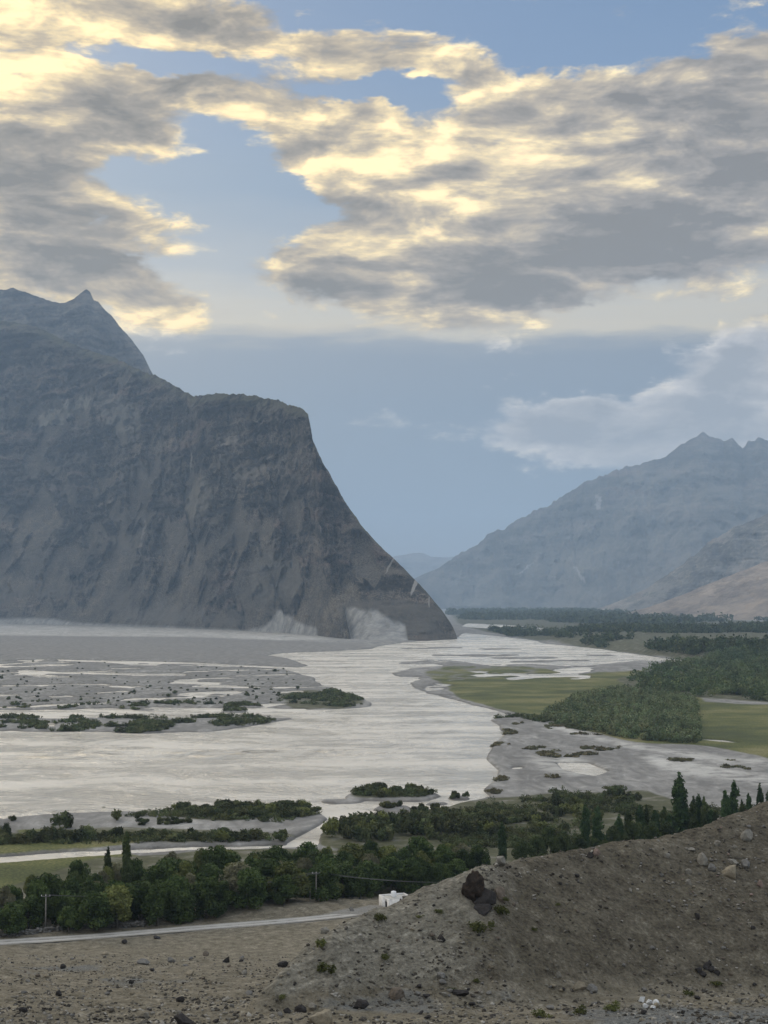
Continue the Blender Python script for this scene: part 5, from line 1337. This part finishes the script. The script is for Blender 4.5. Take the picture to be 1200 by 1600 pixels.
rock(205, 1538, 10, 7, ST_DARK, 'dark stone in the middle of the lower rubble field', 105)
rock(92, 1557, 12, 9, ST_DARK, 'dark stone in a group at the lower left of the rubble field', 107)
rock(36, 1582, 16, 9, ST_DARK, 'dark lump near the lower left corner', 109)
rock(228, 1590, 12, 9, ST_PALE, 'pale cobble near the bottom left of the dark smooth boulder', 111)
rock(549, 1423, 9, 6, ST_GREY, 'grey stone standing beside the far end of the road', 113)
rock(985, 1395, 10, 6, ST_PALE, 'pale stone alone in the middle of the brown slope', 115)
rock(1090, 1437, 12, 10, ST_DARK, 'black stone in a hollow of the brown slope', 117)
# a heap of white stones, a heap of dark stones
for i, (px, py, w, h) in enumerate([(1003, 1566, 13, 9), (1014, 1570, 12, 9), (1025, 1571, 12, 9), (1010, 1575, 10, 7), (1020, 1577, 9, 6)]):
    rock(px, py, w, h, ST_WHITE, 'bluish white stone in the little white heap at the bottom right', 121 + i, 'stone', 'stone', group='heap of white stones')
for i, (px, py, w, h) in enumerate([(1092, 1520, 14, 9), (1103, 1515, 14, 10), (1112, 1519, 15, 10), (1120, 1523, 13, 8), (1098, 1526, 13, 8), (1108, 1509, 10, 8)]):
    rock(px, py, w, h, ST_DARK, 'dark bluish stone in the broken heap at the foot of the right slope', 131 + i, 'stone', 'stone', group='heap of dark stones')

# stones lying about, one object each
PROT = []
for i in range(10):
    V, T = rock_shape(300 + i, 2, 0.72, 8, 0.10)
    V[:, 2] -= 0.12
    PROT.append((V, T))
_st = {}
def loose(x, y, w, mat, label, group):
    v = g.randrange(10); key = (v, mat.name)
    if key not in _st:
        o = add_obj('stone', mesh_from('stone', PROT[v][0], PROT[v][1], mat)); _st[key] = o
    else:
        o = _st[key].copy(); COL.objects.link(o)
    z = float(hill_h(np.array([x]), np.array([y]))[0])
    o.location = (x, y, z); s = w
    o.scale = (s, s * g.uniform(.7, 1.1), s * g.uniform(.6, 1.0)); o.rotation_euler = (g.uniform(-.3, .3), g.uniform(-.3, .3), g.uniform(0, 6.28))
    tag(o, label, 'stone', group)
def strew(n, rx, ry, size, mats, label, group):
    for i in range(n):
        px, py = g.uniform(*rx), g.uniform(*ry)
        x, y, z = seen_hill(px, py)
        if y > 262: continue
        if abs(y - np.interp(x, rx_, ry_)) < 3.5: continue
        loose(x, y, (size[0] + (size[1] - size[0]) * g.random() ** 2.2) * y / F, g.choice(mats), label, group)
strew(75, (1000, 1215), (1292, 1420), (3, 8), [ST_TAN, ST_GREY, ST_BROWN, ST_PINK, ST_GREY, ST_PALE], 'small light stone among the boulders of the upper right slope', 'light stones of the upper right slope')
strew(75, (760, 1215), (1345, 1530), (4, 9), [ST_BROWN, ST_BROWN, ST_DARK, ST_GREY], 'small brown stone half sunk in the brown slope', 'stones of the brown slope')
strew(45, (450, 800), (1440, 1560), (4, 10), [ST_GREY, ST_TAN, ST_PALE, ST_BROWN], 'small grey stone stuck in the pale streaked flank', 'stones of the pale flank')
strew(70, (640, 1215), (1535, 1600), (5, 13), [ST_GREY, ST_TAN, ST_GREY, ST_PALE, ST_DARK], 'broken grey stone in the rubble strip along the bottom right', 'stones of the bottom right rubble')
strew(95, (-10, 460), (1482, 1600), (4, 12), [ST_GREY, ST_DARK, ST_BROWN, ST_GREY, ST_TAN], 'loose grey stone on the rubble field below the road', 'stones of the rubble field')

# gravel: one mesh of thousands of little stones
def gravel(name, label, n, mats, size, seed, region):
    rs = np.random.RandomState(seed)
    y = np.exp(rs.uniform(math.log(70), math.log(262), n)); x = rs.uniform(-.3, .32, n) * y
    keep = region(x, y, rs); x, y = x[keep], y[keep]
    z = hill_h(x, y); n = len(x)
    s = size[0] + (size[1] - size[0]) * rs.rand(n) ** 2.5
    Vt, Tt = ICO[1]
    V = Vt[None] * (1 + 0.28 * rs.normal(size=(n, len(Vt), 1)))
    V = V * (s[:, None] * (0.6 + 0.6 * rs.rand(n, 3)) * np.array([.55, .55, .36]))[:, None, :]
    a = rs.rand(n) * 6.28; c, q = np.cos(a)[:, None], np.sin(a)[:, None]
    V = np.stack([V[..., 0] * c - V[..., 1] * q, V[..., 0] * q + V[..., 1] * c, V[..., 2]], -1)
    V += np.stack([x, y, z + s * .10], 1)[:, None, :]
    T = (Tt[None] + (np.arange(n) * len(Vt))[:, None, None]).reshape(-1, 3)
    o = add_obj(name, mesh_from(name, V.reshape(-1, 3), T, mats))
    tag(o, label, kind='stuff')
def mat_gravel():
    m, t, b = material('gravel_mixed')
    v = t.voronoi(t.pos(), 2.0, out='Color')
    n = t.sep(v)[0]
    t.put(b.inputs['Base Color'], t.ramp(n, [(0.0, (0.030, 0.027, 0.024)), (0.4, (0.085, 0.077, 0.064)), (0.75, (0.155, 0.143, 0.12)), (1.0, (0.36, 0.34, 0.30))]))
    b.inputs['Roughness'].default_value = 1.0; b.inputs['Specular IOR Level'].default_value = 0.1
    return m
GRAV = mat_gravel()
gravel('gravel', 'small stones strewn over the slopes in front', 70000, GRAV, (0.05, 0.36), 61,
       lambda x, y, rs: (np.abs(y - np.interp(x, rx_, ry_)) > 3.2) & (rs.rand(len(x)) < 0.45 + 0.9 * fbm(x / 9, y / 9, 3, 15)))

# green cushions of grass on the flank
TUFT = []
for i in range(3):
    V, Q = bush_mesh(400 + i, 0.5, 1.0, 320, 0.10, L_TUFT, 0.6)
    TUFT.append(mesh_from('grass_tuft', V, Q, L_TUFT))
_tf = {}
for (px, py, w, big) in [(594, 1438, 17, 1), (502, 1480, 18, 1), (509, 1522, 26, 1), (600, 1500, 18, 0), (685, 1428, 14, 0), (748, 1459, 25, 1), (783, 1430, 22, 1), (787, 1408, 16, 0), (655, 1434, 9, 0), (835, 1455, 12, 0),
                         (745, 1535, 12, 0), (873, 1415, 10, 0), (1075, 1555, 18, 0), (960, 1580, 24, 0), (840, 1590, 26, 0), (910, 1585, 22, 0), (705, 1548, 12, 0), (1120, 1540, 16, 0), (440, 1560, 14, 0)]:
    x, y, z = seen_hill(px, py); v = g.randrange(3)
    if v not in _tf: o = add_obj('grass_tuft', TUFT[v]); _tf[v] = o
    else: o = _tf[v].copy(); COL.objects.link(o)
    s = w * y / F; o.location = (x, y, z - .03); o.scale = (s, s, s * (1.1 if big else .7)); o.rotation_euler = (0, 0, g.uniform(0, 6))
    if big: tag(o, 'fresh green cushion of grass on the pale flank of the hill', 'grass tuft', 'green cushions on the pale flank')
    else: tag(o, 'dull dry tuft of grass among the stones', 'grass tuft', 'dry tufts among the stones')

# ---------------------------------------------------------------- white house behind the hill
def mat_plain(name, col, rough=0.85, var=0.12, scale=1.5):
    m, t, b = material(name)
    n = t.noise(t.pos(), scale, 5, 0.6)
    t.put(b.inputs['Base Color'], t.mix(t.ss(n, 0.35, 0.7), tuple(c * (1 - var * 2) for c in col), col))
    b.inputs['Roughness'].default_value = rough; b.inputs['Specular IOR Level'].default_value = 0.2
    return m
WHITE = mat_plain('limewash', (0.80, 0.79, 0.77)); ROOFM = mat_plain('concrete_roof', (0.56, 0.55, 0.52), var=.2); DARKM = mat_plain('dark_glass', (0.02, 0.02, 0.022), 0.3)
WOODM = mat_plain('dark_wood', (0.07, 0.055, 0.045)); TANK = mat_plain('tank_plastic', (0.82, 0.83, 0.84), 0.5, .05); CONC = mat_plain('pole_concrete', (0.27, 0.255, 0.23)); STEEL = mat_plain('steel', (0.16, 0.16, 0.16), 0.5)
bx, by, _z = at_depth(609, 1400, 302.5); ax, ay, _z = at_depth(592, 1392, 308.3)
ux, uy = ax - bx, ay - by; LU = math.hypot(ux, uy)
house = empty('house', (bx, by, 2.6), math.atan2(uy, ux))
tag(house, 'small white flat-roofed house half hidden behind the hillside', 'house')
LV, HT_ = 5.6, 3.0     # local x runs along the left wall, local -y along the hidden wall
mb = MB(); th = 0.25
wx0, wx1, wz0, wz1 = 1.5, 2.7, 1.0, 2.35
mb.box((0, -th, 0), (wx0, 0, HT_)); mb.box((wx1, -th, 0), (LU, 0, HT_)); mb.box((wx0, -th, 0), (wx1, 0, wz0)); mb.box((wx0, -th, wz1), (wx1, 0, HT_))
mb.box((0, -LV + th, 0), (th, -th, HT_)); mb.box((LU - th, -LV + th, 0), (LU, -th, HT_)); mb.box((0, -LV, 0), (LU, -LV + th, HT_))
mb.build('wall', WHITE, house)
mb = MB(); mb.box((th, -LV + th, HT_ - .42), (LU - th, -th, HT_ - .22)); roof = mb.build('roof', ROOFM, house)
mb = MB(); mb.tube([(0.6, -LV - .05, HT_ - .3), (0.6, -LV - .45, HT_ - .34)], 0.06, 8); mb.build('spout', STEEL, roof)
mb = MB()
for lo, hi in (((wx0, -th * .7, wz0), (wx0 + .09, -th * .3, wz1)), ((wx1 - .09, -th * .7, wz0), (wx1, -th * .3, wz1)), ((wx0 + .09, -th * .7, wz0), (wx1 - .09, -th * .3, wz0 + .09)), ((wx0 + .09, -th * .7, wz1 - .09), (wx1 - .09, -th * .3, wz1)), (((wx0 + wx1) / 2 - .04, -th * .7, wz0 + .09), ((wx0 + wx1) / 2 + .04, -th * .3, wz1 - .09))):
    mb.box(lo, hi)
win = mb.build('window', WOODM, house)
mb = MB(); mb.box((wx0 + .05, -th * .52, wz0 + .05), (wx1 - .05, -th * .48, wz1 - .05)); mb.build('pane', DARKM, win)
# water tank on the roof
tank = empty('water_tank', tuple(house.matrix_basis @ Vector((LU * .62, -LV * .42, HT_ - .22))), house.rotation_euler.z)
tag(tank, 'white water tank standing on the roof of the white house', 'water tank')
mb = MB(); mb.tube([(0, 0, 0.12), (0, 0, .2), (0, 0, 1.05), (0, 0, 1.15)], [.50, .54, .54, .48], 20); mb.build('barrel', TANK, tank)
mb = MB(); mb.tube([(0, 0, 1.15), (0, 0, 1.24)], [.26, .22], 14); mb.build('lid', TANK, tank)
mb = MB(); mb.box((-.5, -.5, 0), (.5, .5, .12)); mb.build('plinth', ROOFM, tank)

# ---------------------------------------------------------------- power poles and lines
def pole(px, foot, top, d, label, arm=True, r=0.14):
    x, y, _ = at_depth(px, foot, d); z = float(ground_z(np.array([x]), np.array([y]))[0])
    z = min(z, at_depth(px, foot, d)[2] + .5)
    ztop = at_depth(px, top, d)[2]; H = ztop - z
    e = empty('utility_pole', (x, y, z)); tag(e, label, 'utility pole')
    mb = MB(); mb.tube([(0, 0, -.5), (0, 0, H)], [r * 1.25, r * .75], 8); mb.build('shaft', CONC, e)
    if arm:
        mb = MB(); mb.box((-.9, -.28, H - .46), (.9, -.16, H - .34)); ca = mb.build('crossarm', STEEL, e)
        for xx in (-.8, 0, .8):
            mb = MB(); mb.tube([(xx, -.22, H - .34), (xx, -.22, H - .26), (xx, -.22, H - .18), (xx, -.22, H - .10)], [.03, .07, .05, .06], 8); mb.build('insulator', WHITE, ca)
    return e, Vector((x, y - .22, z + H - .10))
p1, t1 = pole(71, 1456, 1397, 287, 'weathered utility pole beside the low stone wall in front of the grove')
p2, t2 = pole(494, 1411, 1362, 315, 'utility pole with a crossarm by the earth bank in the middle of the grove edge')
pole(484.5, 1412, 1390, 314, 'short thin post just left of the middle utility pole', arm=False, r=0.08)
p3, t3 = pole(800, 1392, 1374, 330, 'utility pole hidden behind the hillside right of the house')
def wire(a, b, sag, off, label):
    mb = MB(); pts = []
    for i in range(25):
        f = i / 24; p = a.lerp(b, f) + Vector((off, 0, 0)); p.z -= sag * 4 * f * (1 - f); pts.append(p)
    mb.tube(pts, 0.028, 5, False)
    o = mb.build('power_line', STEEL); tag(o, label, 'wire', 'wires of the power line')
for off in (-.8, 0, .8):
    wire(t1, t2, 2.0, off, 'sagging dark wire between the left and the middle utility pole')
    wire(t2, t3, 1.2, off, 'dark wire running right from the middle utility pole past the house')

# ---------------------------------------------------------------- rubble wall between road and grove
rs = np.random.RandomState(77)
wp = [on_plane(a, b, 3.0) for a, b in [(-120, 1475), (-40, 1468), (0, 1464), (50, 1460), (100, 1453), (150, 1450), (200, 1448), (225, 1446)]]
wx = np.array([p[0] for p in wp]); wy = np.array([p[1] for p in wp])
V_, T_ = [], []; k = 0
for i in range(900):
    f = rs.rand(); x = np.interp(f, np.linspace(0, 1, len(wx)), wx); y = np.interp(f, np.linspace(0, 1, len(wx)), wy)
    zz = rs.rand() ** 1.3 * 1.0; y += rs.normal() * 0.28 * (1.3 - zz)
    v, tt = ICO[1]; v = v * (1 + .22 * rs.normal(size=(len(v), 1))) * np.array([.34, .28, .2]) * (0.6 + 0.7 * rs.rand())
    z0 = float(hill_h(np.array([x]), np.array([y]), False)[0])
    V_.append(v + np.array([x, y, z0 + .1 + zz * .75])); T_.append(tt + k); k += len(v)
o = add_obj('stone_wall', mesh_from('stone_wall', np.concatenate(V_), np.concatenate(T_), ST_GREY))
tag(o, 'low dry stone wall between the road and the dark grove', 'wall')
